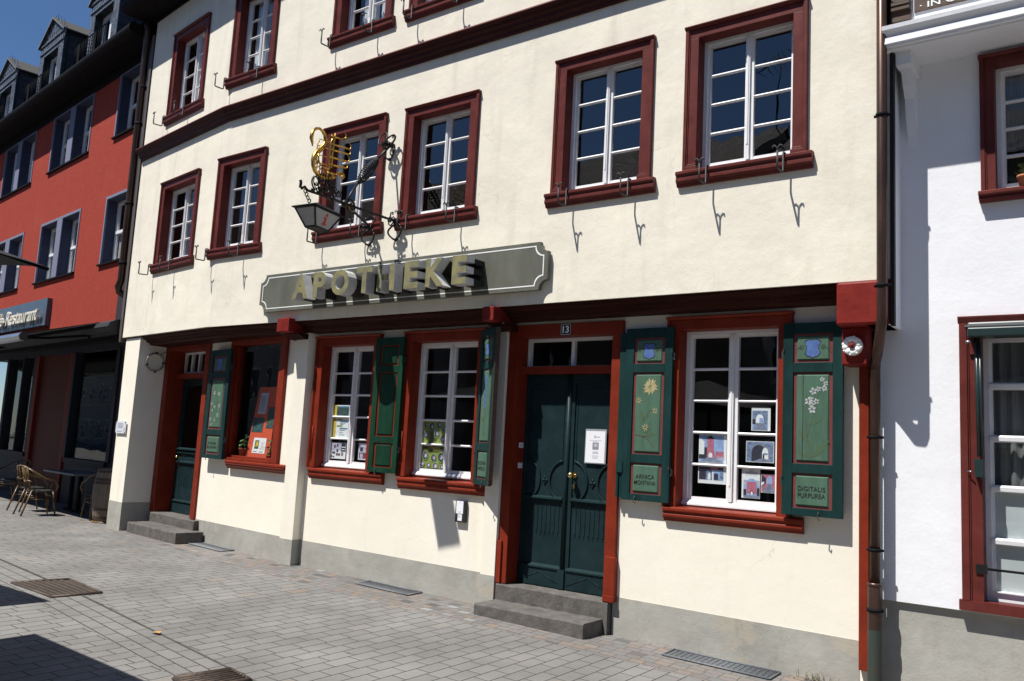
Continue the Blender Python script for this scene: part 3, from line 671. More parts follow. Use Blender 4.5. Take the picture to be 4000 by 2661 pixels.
pp._add([UB(-14.285, U+.035, -1.22), UB(-13.745, U+.035, -1.22), UB(-13.72, U+.035, 1.575), UB(-14.31, U+.035, 1.575),
         UB(-14.285, U+.9, -1.22), UB(-13.745, U+.9, -1.22), UB(-13.72, U+.9, 1.575), UB(-14.31, U+.9, 1.575)], [(0, 1, 2, 3), (1, 5, 6, 2), (4, 0, 3, 7), (5, 4, 7, 6)])
pp.build('corner_pillar', creamg, H)
MB(UB).box(-14.289, -13.741, U+.031, U+.9, -2.0, -1.22).build('pillar_plinth', plinthm, H)
# ---- ground floor windows
def gf_window(fr, r, d, sill, rows=5, b=.135, rec=.17):
    w = surround(fr, r[0], r[1], r[2], r[3], d, b, .13, rec, rim=.03).build('window', redp, H, bevel=.004)
    sash(fr, w, r[0]+b-.01, r[1]-b+.01, r[2]+.01, r[3]-.12, d+rec-.03, rows, fw=.055, mul=.10)
    MB(fr).prof(SILLP(d, sill[2], .066, .135), sill[0], sill[1]).build('sill', redp, w)
    lp = MB(fr)
    lp.tube([fr(r[0]+b*.5, d-.03, r[2]+.12), fr(r[0]+b*.5, d-.035, r[2]+.55)], .006, 6); lp.tube([fr(r[0]+b*.5, d-.03, r[2]+.16), fr(r[0]+b*.5-.02, d-.055, r[2]+.155)], .007, 6)
    lp.build('latch', redp, w)
    return w
gf_window(FL, winR, G-.01, (-3.81, -2.46, -.47)); gf_window(FL, winA, G-.01, (-9.04, -7.66, -.39)); gf_window(FL, winB, G-.01, (-7.39, -5.985, -.41))
# bay window: one large sheet of glass
bw = MB(GB)
bw.box(-11.35, -11.27, 7.70, 7.90, -.38, 1.43); bw.box(-9.90, -9.745, 7.70, 7.90, -.38, 1.43); bw.box(-11.27, -9.90, 7.70, 7.90, 1.36, 1.43); bw.box(-11.27, -9.90, 7.70, 7.90, -.38, -.345)
bw.box(-11.27, -11.245, 7.76, 7.86, -.345, 1.36); bw.box(-9.96, -9.90, 7.76, 7.86, -.345, 1.36); bw.box(-11.245, -9.96, 7.76, 7.86, -.345, -.315)
bw = bw.build('shop_window', redp, H, bevel=.004)
MB(GB).face([(-11.245, -.315), (-9.96, -.315), (-9.96, 1.36), (-11.245, 1.36)], 7.82).build('glass_pane', pane, bw)
MB(GB).prof(SILLP(7.74, -.385, .09, .12), -11.12, -9.45).build('sill', redp, bw)
MB(GB).prof([(7.66, -.42), (7.655, -.44), (7.68, -.462), (7.74, -.462), (7.74, -.42)], -11.10, -9.47).build('sill_moulding', redp, bw)
for u_ in (-10.66, -10.52, -10.44):   # lit lamps on the ceiling of the shop
    p_ = GB(u_-.25, G+.95, 1.02+ (.01 if u_ > -10.6 else .02)); l = MB(); l.ball(p_, .017, 6)
    tag(l.build('ceiling_spotlight', mat('warm_lamp', (.9, .6, .3), .5, emit=(1, .55, .22, 3.0))), 'small warm spotlight glowing inside the dark shop window, ' + {-10.66: 'left', -10.52: 'middle', -10.44: 'right'}[u_] + ' of three', 'spotlight', 'ceiling spotlights in the shop')
# ---- shutters
shutter(H, FL, -2.630, -2.105, -.440, 1.268, 7.635, words=('DIGITALIS', 'PURPUREA'), plant='digitalis', label='green shutter painted with a white foxglove, lettered DIGITALIS PURPUREA')
shutter(H, FL, -4.262, -3.740, -.437, 1.290, 7.660, words=('ARNICA', 'MONTANA'), plant='arnica', hinge='r', label='green shutter painted with a yellow arnica, lettered ARNICA MONTANA')
sx = MB(FL); sx.box(-4.335, -4.268, 7.672, 7.70, -.42, 1.25); sx.box(-4.325, -4.255, 7.650, 7.672, -.17, -.06); sx.box(-4.322, -4.30, 7.655, 7.672, -.42, -.2); sx.build('shutter_leaf', shutg, H)
shutter(H, FL, -7.890, -7.395, -.372, 1.318, 7.655, plain=True, coat=False, hinge='r', label='plain green shutter with red panel borders between two windows')
F4 = Frame(-6.17, 7.70, math.tan(R(30)))
shutter(H, F4, -6.155, -5.690, -.412, 1.348, 7.66, words=('ACONITUM', 'NAPELLUS'), plant='aconitum', label='half folded green shutter painted with blue monkshood, lettered ACONITUM NAPELLUS')
ee = MB(F4); ee.box(-5.688, -5.672, 7.655, 7.705, -.40, 1.34); ee.build('shutter_edge', brownt, H)
shutter(H, GB, -11.86, -11.19, -.385, 1.290, 7.63, words=('ATROPA', 'BELLADONNA'), plant='belladonna', hinge='r', label='green shutter beside the shop window, lettered ATROPA BELLADONNA')
# ---- main door
D0, D1 = doorR
fr_ = MB(FL)
fr_.box(D0+.0, D0+.125, G-.045, G+.24, -1.455, 1.26); fr_.box(D1-.125, D1, G-.045, G+.24, -1.455, 1.26); fr_.box(D0, D1, G-.045, G+.24, 1.26, 1.392)
fr_.box(D0-.012, D0+.06, G-.07, G+.1, -1.455, -1.0); fr_.box(D1-.10, D1+.014, G-.068, G+.1, -1.46, -1.02); fr_.box(D1-.11, D1+.018, G-.078, G+.1, -1.46, -1.40)
fr_.box(D0+.125, D1-.125, G+.05, G+.24, .855, .935)
dr = fr_.build('entrance_door', redp, H, bevel=.004)
s_ = MB(FL); s_.box(D0+.125, D0+.165, G+.16, G+.21, .935, 1.26); s_.box(D1-.165, D1-.125, G+.16, G+.21, .935, 1.26); s_.box(D0+.165, D1-.165, G+.16, G+.21, 1.225, 1.26); s_.box(D0+.165, D1-.165, G+.165, G+.21, .935, .95); s_.box(-5.085, -5.045, G+.16, G+.21, .95, 1.225)
s_.build('fanlight_frame', whitep, dr)
MB(FL).face([(D0+.165, .95), (D1-.165, .95), (D1-.165, 1.225), (D0+.165, 1.225)], G+.19).build('fanlight_glass', pane, dr)
def door_leaf(fr, u0, u1, z0, z1, d, astr, parent, full=True):
    b = MB(fr); b.box(u0, u1, d, d+.045, z0, z1)
    sw = .075
    b.box(u0, u1, d-.030, d, z0, z0+.19); b.prof([(d, z0+.23), (d-.042, z0+.205), (d-.042, z0+.19), (d, z0+.17)], u0+.03, u1-.03)
    b.box(u0, u0+sw*.7, d-.016, d, z0+.19, z1); b.box(u1-sw*.7, u1, d-.016, d, z0+.19, z1); b.box(u0+sw*.7, u1-sw*.7, d-.016, d, z1-.10, z1)
    zm = z0+(z1-z0)*.405
    b.prof([(d, zm+.03), (d-.035, zm+.018), (d-.038, zm), (d-.015, zm-.014), (d, zm-.02)], u0+.045, u1-.045)
    um = (u0+u1)/2; w = u1-u0; x0, x1 = u0+sw*.75, u1-sw*.75
    if full:
        zc = zm+.20; r = (x1-x0)*.47
        for sg in (-1, 1):
            cx = um + sg*(r+.045)*1.0
            b.tube([fr(cx-sg*r*math.cos(R(t))*.92, d-.006, zc+r*math.sin(R(t))*.98) for t in range(-78, 79, 12)], .013, 6)
        for k in range(4):
            a = R(45+90*k) + R(45); b.ball(fr(um+.022*math.cos(a), d-.008, zc+.028*math.sin(a)), (.016, .008, .018), 5)
        b.ball(fr(um, d-.012, zc), .011, 5)
        # upper panel moulding and ribs in the lower panel
        for a_, b_, c_, e_ in ((x0+.02, x0+.028, zm+.42, z1-.16), (x1-.028, x1-.02, zm+.42, z1-.16), (x0+.02, x1-.02, z1-.168, z1-.16)): b.box(a_, b_, d-.007, d, c_, e_)
    n = 8
    for i in range(n):
        u = x0+.02+(x1-x0-.04)*(i+.5)/n; b.box(u-.012, u+.012, d-.006, d, zm-.36, zm-.09); b.ball(fr(u, d-.004, zm-.07), .006, 4); b.ball(fr(u, d-.004, zm-.38), .006, 4)
    for sg in (-1, 1): b.tube([fr(um-sg*w*.42, d-.031, z0+.04), fr(um, d-.031, z0+.15)], .004, 5)
    o = b.build('door_leaf', doorm, parent)
    return o
lf = door_leaf(FL, D0+.125, -5.075, -1.45, .855, G+.185, 0, dr); rf = door_leaf(FL, -5.065, D1-.125, -1.45, .855, G+.185, 0, dr)
MB(FL).tube([FL(-5.085, G+.165, -1.26), FL(-5.085, G+.165, .85)], .028, 8).build('astragal', doorm, dr)
MB(FL).box(-5.13, -5.045, G+.135, G+.17, -1.45, -1.25).build('astragal_foot', doorm, dr)
kb = MB(FL); kb.ball((-4.985, G+.09, -.243), .034, 8); kb.tube([(-4.985, G+.10, -.243), (-4.985, G+.18, -.243)], .012, 8); kb.disc(-4.985, -.243, .03, G+.168, 14, G+.18); kb.build('door_knob', brass, dr)
ks = MB(FL); ks.disc(-4.985, -.36, .016, G+.165, 12, G+.18, rz=.03); ks.build('keyhole_plate', brass, dr)
# ---- small door on the left
fl = MB(GB)
fl.box(-13.745, -13.52, G-.035, G+.32, -1.36, 1.50); fl.box(-12.205, -12.06, G-.035, G+.32, -1.355, 1.50); fl.box(-13.52, -12.205, G-.03, G+.32, 1.36, 1.50)
fl.box(-13.52, -12.205, G+.12, G+.32, .90, .985)
dl = fl.build('side_door', redp, H, bevel=.004)
t_ = MB(GB); a_, b_ = -13.52, -12.205
t_.box(a_, b_, G+.25, G+.30, .985, 1.02); t_.box(a_, b_, G+.25, G+.30, 1.33, 1.36)
for k in range(6): u_ = a_+(b_-a_)*k/5; t_.box(max(a_, u_-.02), min(b_, u_+.02), G+.25, G+.30, 1.02, 1.33)
t_.build('fanlight_frame', whitep, dl)
MB(GB).face([(a_, 1.02), (b_, 1.02), (b_, 1.33), (a_, 1.33)], G+.28).build('fanlight_glass', pane, dl)
# glazed upper half, panelled foot
le = MB(GB); le.box(a_, b_, G+.26, G+.31, -1.355, -.30); le.box(a_, a_+.12, G+.26, G+.31, -.30, .90); le.box(b_-.12, b_, G+.26, G+.31, -.30, .90); le.box(a_+.12, b_-.12, G+.26, G+.31, .78, .90)
for zz, ww in ((-.30, .05), (-.36, .03), (-.52, .035), (-1.17, .04)): le.prof([(G+.26, zz+.03), (G+.26-ww, zz+.012), (G+.26-ww, zz-.004), (G+.26, zz-.02)], a_+.05, b_-.05)
le.box(a_+.02, b_-.02, G+.235, G+.26, -1.355, -1.19)
for i in range(18): u_ = a_+.1+(b_-a_-.2)*(i+.5)/18; le.box(u_-.012, u_+.012, G+.254, G+.26, -.92, -.56)
le.build('door_leaf', doorm, dl)
MB(GB).face([(a_+.12, -.30), (b_-.12, -.30), (b_-.12, .78), (a_+.12, .78)], G+.29).build('door_glass', pane, dl)
k2 = MB(GB); k2.ball(GB(-13.36, G+.20, -.43), .026, 7); k2.box(-13.385, -13.345, G+.245, G+.26, -.62, -.52); k2.build('door_knob', brass, dl)
# post and rosette at the right corner
MB(FL).box(-1.985, -1.905, G-.06, G+.05, -1.66, .90).build('corner_post', redp, H, bevel=.004)
MB(FL).box(-2.088, -1.882, 7.53, 7.8, .868, 1.19).build('rosette_block', redend, H, bevel=.012)
ro = MB(FL); ro.smooth = False
cu, cz = -1.992, 1.028
ro.disc(cu, cz, .082, 7.495, 24, 7.53)
for k in range(8):
    a = 2*math.pi*k/8+.2; ro.ball(FL(cu+.056*math.cos(a), 7.494, cz+.056*math.sin(a)), (.028, .018, .028), 6); ro.ball(FL(cu+.074*math.cos(a+.39), 7.494, cz+.074*math.sin(a+.39)), (.014, .012, .014), 5)
ro = ro.build('rosette', white, H)
rb = MB(FL); rb.ball((cu, 7.480, cz), .024, 7); rb.build('rosette_centre', redend, ro)

# ------------------------------------------------------------------ shop sign
S = thing('shop_sign', (-7.5, 7.40, 1.71), 'long olive grey signboard with scooped corners and raised letters APOTHEKE', 'sign')
x0, x1, z0, z1, r = -9.955, -5.078, 1.708, 2.234, .108
def scoop(x0, x1, z0, z1, r):
    return arc(x0, z0, r, 90, 0, 7) + arc(x1, z0, r, 180, 90, 7) + arc(x1, z1, r, 270, 180, 7) + arc(x0, z1, r, 0, -90, 7)
MB(FL).slab(scoop(x0, x1, z0, z1, r), 7.352, 7.405).build('board', signm, S)
MB(FL).slab(scoop(x0+.02, x1-.02, z0+.02, z1-.02, r), 7.405, 7.425).build('backing_board', signm, S)
ln = MB(FL); A, B = scoop(x0+.048, x1-.048, z0+.040, z1-.040, r), scoop(x0+.061, x1-.061, z0+.053, z1-.053, r)
for i in range(len(A)):
    j = (i+1) % len(A); ln._add([FL(A[i][0], 7.3495, A[i][1]), FL(A[j][0], 7.3495, A[j][1]), FL(B[j][0], 7.3495, B[j][1]), FL(B[i][0], 7.3495, B[i][1])], [(0, 1, 2, 3)])
ln.build('border_line', white, S)
for ch, u0, u1 in (('A', -9.01, -8.70), ('P', -8.60, -8.365), ('O', -8.255, -7.935), ('T', -7.795, -7.525), ('H', -7.435, -7.145), ('E', -6.985, -6.765), ('K', -6.645, -6.365), ('E', -6.245, -6.035)):
    u0, u1 = u0*.982, u1*.982
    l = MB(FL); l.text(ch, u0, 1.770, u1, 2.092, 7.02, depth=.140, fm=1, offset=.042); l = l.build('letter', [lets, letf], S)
    MB(FL).text(ch, u0+.012, 1.79, u1-.012, 2.078, 7.16, depth=.192, offset=.03).build('letter_shadow_block', mat('shadow_block_black', (.030, .030, .028), .7, spec=.15), l)  # added backing, black to merge with the shadow it casts on the board

# ------------------------------------------------------------------ wrought iron bracket, swan and lantern
A_, e_ = Vector((-7.6, 7.42, 0)), Vector((.16, -1.37, 0)).normalized()
n_ = Vector((e_.y*-1, e_.x, 0)) * -1          # to the right of the arm, seen from the wall: towards +x
if n_.x < 0: n_ = -n_
BP = lambda s, z, o=0.0: A_ + e_*(.882*s) + n_*o + Vector((0, 0, z*(1+.0168*s)))
def cz_(s0, z0, r, a0, a1, turns=0, n=18, o=0.0):   # scroll
    return [BP(s0 + r*(1-.72*i/n)*math.cos(R(a0+(a1-a0)*i/n)), z0 + r*(1-.72*i/n)*math.sin(R(a0+(a1-a0)*i/n)), o) for i in range(n+1)]
K = thing('sign_bracket', (-7.6, 7.42, 2.75), 'black wrought iron bracket with scrolls and a gilded swan between two upper windows', 'sign bracket')
am = MB()
wl, wr = Vector((-7.86, 7.40, 2.70)), Vector((-7.39, 7.40, 2.72)); top = Vector((-7.60, 7.40, 3.745)); nd = BP(.93, 2.72)
def twist(p, q, r, n, tw):
    """square bar twisted in its middle part"""
    p, q = Vector(p), Vector(q); am.tube([p, q], r, 6)
    for ph in (0, math.pi):
        am.tube([p+(q-p)*(.25+.5*i/n) + Vector((math.cos(ph+tw*i/n)*r*.8, 0, math.sin(ph+tw*i/n)*r*.8)) for i in range(n+1)], r*.6, 5)
twist(nd, wl, .014, 24, 30); twist(nd, wr, .014, 24, 30)
am.tube([nd, BP(1.42, 2.685), BP(1.64, 2.665), BP(1.69, 2.69), BP(1.74, 2.655), BP(1.765, 2.66), BP(1.76, 2.72), BP(1.775, 2.74)], .016, 8)
am.tube([nd, BP(.70, 3.04)], .015, 8)
am.ball(nd, .045, 6)
am.build('arm', iron, K)
am = MB(); am.tube([BP(.33, 3.46), BP(.10, 3.70), top], .015, 8); am.build('upper_stay', iron, K)
sp = MB(); p, q = BP(.70, 3.04), BP(.33, 3.46); ax = (q-p).normalized(); s1 = ax.cross(Vector((0, 0, 1))).normalized(); s2 = s1.cross(ax)
for ph in range(4):
    sp.tube([p+(q-p)*(i/40) + (s1*math.cos(ph*math.pi/2+i*.55)+s2*math.sin(ph*math.pi/2+i*.55))*(.058*math.sin(math.pi*min(1, max(0.02, i/40)))**.55+.006) for i in range(41)], .008, 6)
sp.tube([p, q], .009, 6)
sp.build('spiral_basket', iron, K)
for c, sc in ((wl, 1.2), (wr, 1.2), (top, 1.0)):
    an = MB()
    an.disc(c.x, c.z, .035*sc, 7.392, 12, 7.42)
    for sg in (-1, 1):
        an.tube([c+Vector((sg*(.02+.075*math.sin(R(t)))*sc, -.03-.03*math.sin(R(t)), -(.02+.17*(t/180))*sc)) for t in range(0, 181, 20)], .012, 6)
        an.tube([c+Vector((sg*x*sc, -.05, z*sc)) for x, z in ((.01, 0), (.05, .02), (.085, .06), (.08, .10), (.05, .10), (.05, .075))], .010, 6)
        an.tube([c+Vector((sg*x*sc, -.09, z*sc)) for x, z in ((.0, -.02), (.04, -.05), (.07, -.03), (.06, 0), (.04, -.01))], .009, 6)
        an.tube([c+Vector((sg*x*sc, -.13, z*sc)) for x, z in ((.0, .0), (.03, .03), (.05, .01), (.04, -.02))], .008, 6)
    an.tube([c+Vector((0, -.0, .02)), c+Vector((0, -.10, .0)), c+Vector((0, -.16, -.02))], .014, 6)
    an.ball(c+Vector((0, -.06, -.0)), .036, 5); an.ball(c+Vector((0, -.03, -.19*sc)), .024, 5)
    if c == top:
        an.tube([top + Vector((-.03+.07*math.cos(t*.5), -.14+.03*math.sin(t*.5), .05+.09*math.sin(t*.5))) for t in range(13)], .011, 6, closed=True)
        an.tube([top + Vector((.03+.09*math.cos(t*.5), -.09+.06*math.sin(t*.5), .02+.07*math.cos(t*.5))) for t in range(13)], .011, 6, closed=True)
    an.build('wall_anchor', iron, K)
scw = MB()
for a in ((1.50, 2.80, .085, -90, 330), (1.40, 2.87, .075, -120, 300), (1.30, 2.80, .07, 270, -130), (1.27, 2.90, .05, -90, 330), (1.18, 2.79, .065, -90, -480), (1.36, 2.76, .05, 90, 480), (1.08, 2.78, .05, 200, -160), (1.22, 2.86, .055, 0, 380), (1.44, 2.74, .045, 0, -360)):
    scw.tube(cz_(*a), .0095, 6); scw.tube(cz_(*[v + (.012 if i == 0 else 0) for i, v in enumerate(a)], o=.035), .006, 5)
for s_ in (1.54, 1.42, 1.30, 1.18): scw.ball(BP(s_, 2.70), .026, 5)
scw.tube([BP(1.33, 2.69), BP(1.33, 2.94)], .013, 6); scw.tube([BP(1.42, 2.69), BP(1.46, 2.80), BP(1.43, 2.92)], .009, 6); scw.tube([BP(1.12, 2.70), BP(1.24, 2.82), BP(1.30, 2.93)], .009, 6)
rg = [BP(.80+.075*math.cos(t*.4), 2.72+.085*math.sin(t*.4), .0) for t in range(16)]
scw.build('scrollwork', iron, K); scw = MB()
scw.tube(rg, .010, 6, closed=True); scw.tube([BP(.80+.04*math.cos(t*.4), 2.72+.05*math.sin(t*.4), .02) for t in range(16)], .008, 6, closed=True)
scw.build('ring_frame', iron, K)
gm = MB(); gm.tube([BP(.84+.0*i, 2.67+.02*i, .02*math.sin(i*2)) for i in range(6)], .006, 5); gm.tube([BP(.79, 2.66+.02*i, .02*math.cos(i*2)) for i in range(7)], .007, 5); gm.ball(BP(.81, 2.73), (.03, .03, .03), 5)
gm.build('gilded_monogram', gold, K)
sw = MB()
neck = [(1.615, 3.17), (1.625, 3.21), (1.648, 3.255), (1.642, 3.30), (1.622, 3.345), (1.575, 3.388), (1.52, 3.408), (1.46, 3.40), (1.412, 3.37), (1.39, 3.325), (1.40, 3.275), (1.43, 3.225), (1.475, 3.175), (1.53, 3.125), (1.565, 3.075), (1.582, 3.02), (1.572, 2.965), (1.54, 2.92), (1.48, 2.89), (1.40, 2.885), (1.31, 2.90), (1.21, 2.935), (1.13, 2.99)]
rr = [1.3*v for v in [.004, .011, .017, .016, .013, .012, .012, .013, .015, .017, .019, .021, .023, .023, .022, .02, .018, .017, .016, .015, .014, .013, .011]]
sw.tube([BP(s_, z_) for s_, z_ in neck], rr, 8)
sw.tube([BP(s_, z_, .03) for s_, z_ in ((1.53, 3.11), (1.525, 3.05), (1.49, 3.005), (1.42, 2.99), (1.33, 3.0), (1.27, 3.05))], .010, 6)
for a in ((1.57, 2.98, 1.50, 3.02), (1.55, 2.93, 1.47, 3.0), (1.50, 2.90, 1.44, 2.99), (1.45, 2.89, 1.49, 3.0), (1.52, 2.91, 1.53, 3.04), (1.41, 2.885, 1.40, 2.99), (1.36, 2.89, 1.42, 2.99), (1.33, 2.895, 1.31, 3.0), (1.28, 2.905, 1.36, 2.99)):
    sw.tube([BP(a[0], a[1]), BP(a[2], a[3], .03)], .007, 6)
sw.tube([BP(s_, z_) for s_, z_ in ((1.30, 2.98), (1.22, 2.985), (1.14, 2.995), (1.09, 3.03), (1.05, 3.055), (1.0, 3.05), (.985, 3.02), (1.0, 3.0), (1.02, 3.015))], .012, 6)
for i in range(6): sw.ball(BP(1.12-.022*i, 3.025+.012*math.sin(i*2.1), .01*math.cos(i*3)), (.016, .014, .016), 5)
sw.tube([BP(1.25, 2.92), BP(1.20, 2.97), BP(1.15, 2.96)], .008, 6)
sw = sw.build('swan', gold, K)
wg = MB()
g_ = .0105
wg.tube([BP(1.235, 3.06), BP(1.24, 3.20), BP(1.225, 3.36), BP(1.215, 3.46)], g_*.85, 6)
wg.tube([BP(1.28, 3.04), BP(1.29, 3.20), BP(1.285, 3.33), BP(1.26, 3.395), BP(1.22, 3.42)], g_*.85, 6)
for zz, se in ((3.455, 1.02), (3.365, .91), (3.30, .91), (3.21, .92), (3.125, .945)):
    wg.tube([BP(1.29, zz-.045), BP(1.10, zz-.02), BP(se+.02, zz+.01), BP(se-.01, zz+.025), BP(se-.008, zz+.06), BP(se+.03, zz+.085)], [g_, g_, g_*.95, g_*.85, g_*.7, g_*.4], 6)
wg.tube([BP(1.46, 3.03, -.05), BP(1.472, 3.16, -.05), BP(1.465, 3.27, -.05), BP(1.44, 3.30, -.05)], .008, 6)
for zz in (3.05, 3.14, 3.24, 3.32): wg.tube([BP(1.46, zz, -.05), BP(1.28, zz+.005, .0)], .0055, 5)
wg.build('wing', gold, sw)

LN = thing('hanging_lantern', tuple(BP(1.37, 2.27)), 'black lantern with milky panes and a red letter i hanging from the iron bracket', 'lantern')
sa, sb, hw = 1.165, 1.655, .148          # along the arm, half width
top8 = [(sa, -hw), (sb, -hw), (sb, hw), (sa, hw)]; bot8 = [(sa+.125, -hw*.5), (sb-.125, -hw*.5), (sb-.125, hw*.5), (sa+.125, hw*.5)]
zt, zb = 2.482, 2.292
fm = MB(); gl = MB()
for i in range(4):
    j = (i+1) % 4
    a, b_, c, d = BP(top8[i][0], zt, top8[i][1]), BP(top8[j][0], zt, top8[j][1]), BP(bot8[j][0], zb, bot8[j][1]), BP(bot8[i][0], zb, bot8[i][1])
    gl._add([a, b_, c, d], [(0, 1, 2, 3)])
    fm.tube([a, b_], .013, 6); fm.tube([c, d], .011, 6); fm.tube([a, d], .011, 6)
fm._add([BP(s_, zb-.004, o) for s_, o in bot8], [(0, 1, 2, 3)])
ov = [BP(sa-.025, zt+.008, -hw-.022), BP(sb+.025, zt+.008, -hw-.022), BP(sb+.025, zt+.008, hw+.022), BP(sa-.025, zt+.008, hw+.022)]
rf = [BP(sa+.13, zt+.075, -hw*.45), BP(sb-.13, zt+.075, -hw*.45), BP(sb-.13, zt+.075, hw*.45), BP(sa+.13, zt+.075, hw*.45)]
fm._add(ov+rf, [(0, 1, 5, 4), (1, 2, 6, 5), (2, 3, 7, 6), (3, 0, 4, 7), (4, 5, 6, 7), (3, 2, 1, 0)])
for i in range(4):                     # rope moulding along the rim
    a, b_ = ov[i], ov[(i+1) % 4]; n = int((b_-a).length/.022)
    for k in range(n): fm.ball(a+(b_-a)*(k/n), .011, 3)
fm.build('lantern_frame', iron, LN)
gl.build('milky_pane', mat('milky_glass', (.40, .395, .38), .35, var=.12, vscale=9), LN)
li = MB()
P0 = lambda s_, z_: BP(s_, z_, hw*.5+(z_-zb)/(zt-zb)*hw*.5 + .004)
def ipoly(pts): li._add([P0(1.41 - x*.85, 2.385+(z-2.385)*.82) for x, z in pts], [tuple(range(len(pts)))])
ipoly([(-.045, 2.315), (.05, 2.315), (.05, 2.335), (.025, 2.335), (.025, 2.415), (-.04, 2.415), (-.04, 2.396), (-.016, 2.396), (-.016, 2.335), (-.045, 2.335)])
ipoly([(.004+.024*math.cos(R(t)), 2.445+.021*math.sin(R(t))) for t in range(0, 360, 30)])
li.build('letter', mat('red_letter_enamel', (.55, .03, .03), .4), LN)
for s0, ztop, zbt in ((1.69, 2.66, 2.545), (1.20, 2.66, 2.54)):
    ch = MB(); n = 4 if s0 > 1.5 else 3
    for k in range(n):
        zc = ztop - (ztop-zbt)*(k+.5)/n + .0; rz_ = (ztop-zbt)/n*.72
        ch.tube([BP(s0 - .115*((k+.5)/n)*(1 if s0 > 1.5 else -.3) + (.022*math.cos(t*math.pi/5) if k % 2 == 0 else 0), zc+rz_*math.sin(t*math.pi/5), (.022*math.cos(t*math.pi/5) if k % 2 else 0)) for t in range(10)], .0065, 5, closed=True)
    ch.build('chain', iron, LN)

# ------------------------------------------------------------------ papers, plates and notices
def paperthing(name, label, cat, fr, rect, d, mats, items, group=None, texts=(), thick=.002, tilt=0.0):
    u0, u1, z0, z1 = rect
    b = MB(fr); w, h = u1-u0, z1-z0
    b.slab([(u0, z0), (u1, z0), (u1, z1), (u0, z1)], d, d+thick)
    k = 0
    for mi, pts in items:
        k += 1; b.m = mi; b.face([(u0+w*x, z0+h*y) for x, y in pts], d-.0006-.0002*k)
    for mi, s, x0, y0, x1, y1 in texts:
        b.m = mi; b.text(s, u0+w*x0, z0+h*y0, u0+w*x1, z0+h*y1, d-.0045)
    o = b.build(name, mats)
    return tag(o, label, cat, group)
rc = lambda a, b, c, d: [(a, b), (c, b), (c, d), (a, d)]
def lines(mi, x0, x1, ys, h=.012): return [(mi, rc(x0, y, x1 - .12*(i % 2), y+h)) for i, y in enumerate(ys)]
archp = lambda cx, y0, w, h: [(cx-w, y0), (cx+w, y0)] + [(cx+w*math.cos(R(t)), y0+h*.5+h*.5*math.sin(R(t))) for t in range(0, 181, 20)]
PD = 7.925
pm = [paper, skyp, pinkp, stonep, roadp, darkp, lilac]
paperthing('photo_print', 'upright print of a bluish stone gate arch, topmost of the photo prints', 'photograph', FL, (-3.026, -2.842, .299, .518), PD, pm,
           [(1, rc(.04, .03, .86, .87)), (3, rc(.04, .28, .86, .87)), (0, archp(.44, .33, .2, .38)), (1, rc(.42, .34, .62, .55)), (4, [(.04, .03), (.86, .03), (.68, .32), (.25, .32)]), (5, rc(.05, .28, .2, .5))], 'photo prints in the right window')
paperthing('photo_print', 'print of a tall pink gate tower with a pointed roof against blue sky', 'photograph', FL, (-3.556, -3.269, -.030, .245), PD, pm,
           [(1, rc(.01, .02, .90, .98)), (5, rc(.01, .14, .30, .55)), (0, [(.01, .3), (.2, .3), (.2, .75), (.01, .9)]), (2, [(.30, .18), (.64, .18), (.55, .42), (.54, .86), (.30, .86)]), (5, [(.28, .86), (.56, .86), (.42, .99)]), (0, archp(.43, .2, .07, .17)), (4, [(.01, .02), (.90, .02), (.62, .2), (.3, .2)]), (2, rc(.62, .18, .90, .42)), (6, rc(.66, .12, .88, .24))], 'photo prints in the right window')
paperthing('photo_print', 'wide print of two dark archway pictures side by side below the pink tower print', 'photograph', FL, (-3.557, -3.267, -.228, -.066), PD, pm,
           [(5, rc(.02, .82, .9, .98)), (2, rc(.45, .84, .7, .97)), (3, rc(.03, .22, .50, .80)), (5, rc(.04, .24, .28, .78)), (0, archp(.40, .24, .05, .42)), (1, rc(.55, .22, .9, .80)), (5, rc(.57, .24, .72, .62)), (3, rc(.78, .3, .9, .7))], 'photo prints in the right window')
paperthing('photo_print', 'landscape print looking through a dark stone archway, above the gatehouse poster', 'photograph', FL, (-3.074, -2.804, .002, .200), PD, pm,
           [(3, rc(.02, .03, .98, .97)), (4, archp(.52, .05, .34, .88)), (5, archp(.46, .05, .26, .78)), (0, archp(.69, .16, .11, .55)), (5, rc(.60, .16, .66, .4)), (3, rc(.62, .36, .78, .44)), (4, [(.25, .04), (.85, .04), (.7, .17), (.5, .17)])], 'photo prints in the right window')
paperthing('photo_print', 'poster with a bulky pink gatehouse under the words Bad Münstereifel', 'poster', FL, (-3.111, -2.933, -.338, -.065), PD, pm,
           [(1, rc(.1, .02, .98, .45)), (6, rc(.1, .45, .98, .62)), (2, [(.28, .16), (.84, .16), (.78, .56), (.3, .56)]), (1, [(.26, .56), (.84, .56), (.66, .67), (.42, .67)]), (5, archp(.56, .12, .1, .16)), (0, archp(.56, .12, .06, .12)), (5, rc(.1, .1, .26, .3)), (5, rc(.84, .1, .98, .36)), (4, rc(.1, .02, .98, .1))], 'photo prints in the right window',
           texts=((5, 'Bad', .44, .915, .64, .965), (5, 'Münstereifel', .22, .85, .86, .905), (4, '„das Tor zur Welt“', .18, .785, .84, .82)))
paperthing('photo_print', 'small print of a street leading to a pink arched gateway beside the gatehouse poster', 'photograph', FL, (-2.924, -2.769, -.276, -.105), PD, pm,
           [(2, rc(.03, .03, .97, .97)), (1, archp(.52, .5, .17, .42)), (5, [(.03, .3), (.3, .5), (.3, .8), (.03, .97)]), (0, [(.03, .35), (.2, .5), (.2, .6), (.03, .55)]), (4, [(.1, .03), (.9, .03), (.62, .5), (.45, .5)])], 'photo prints in the right window')
pm2 = [paper, yellowp, tealp, herbp, greyink, greenp]
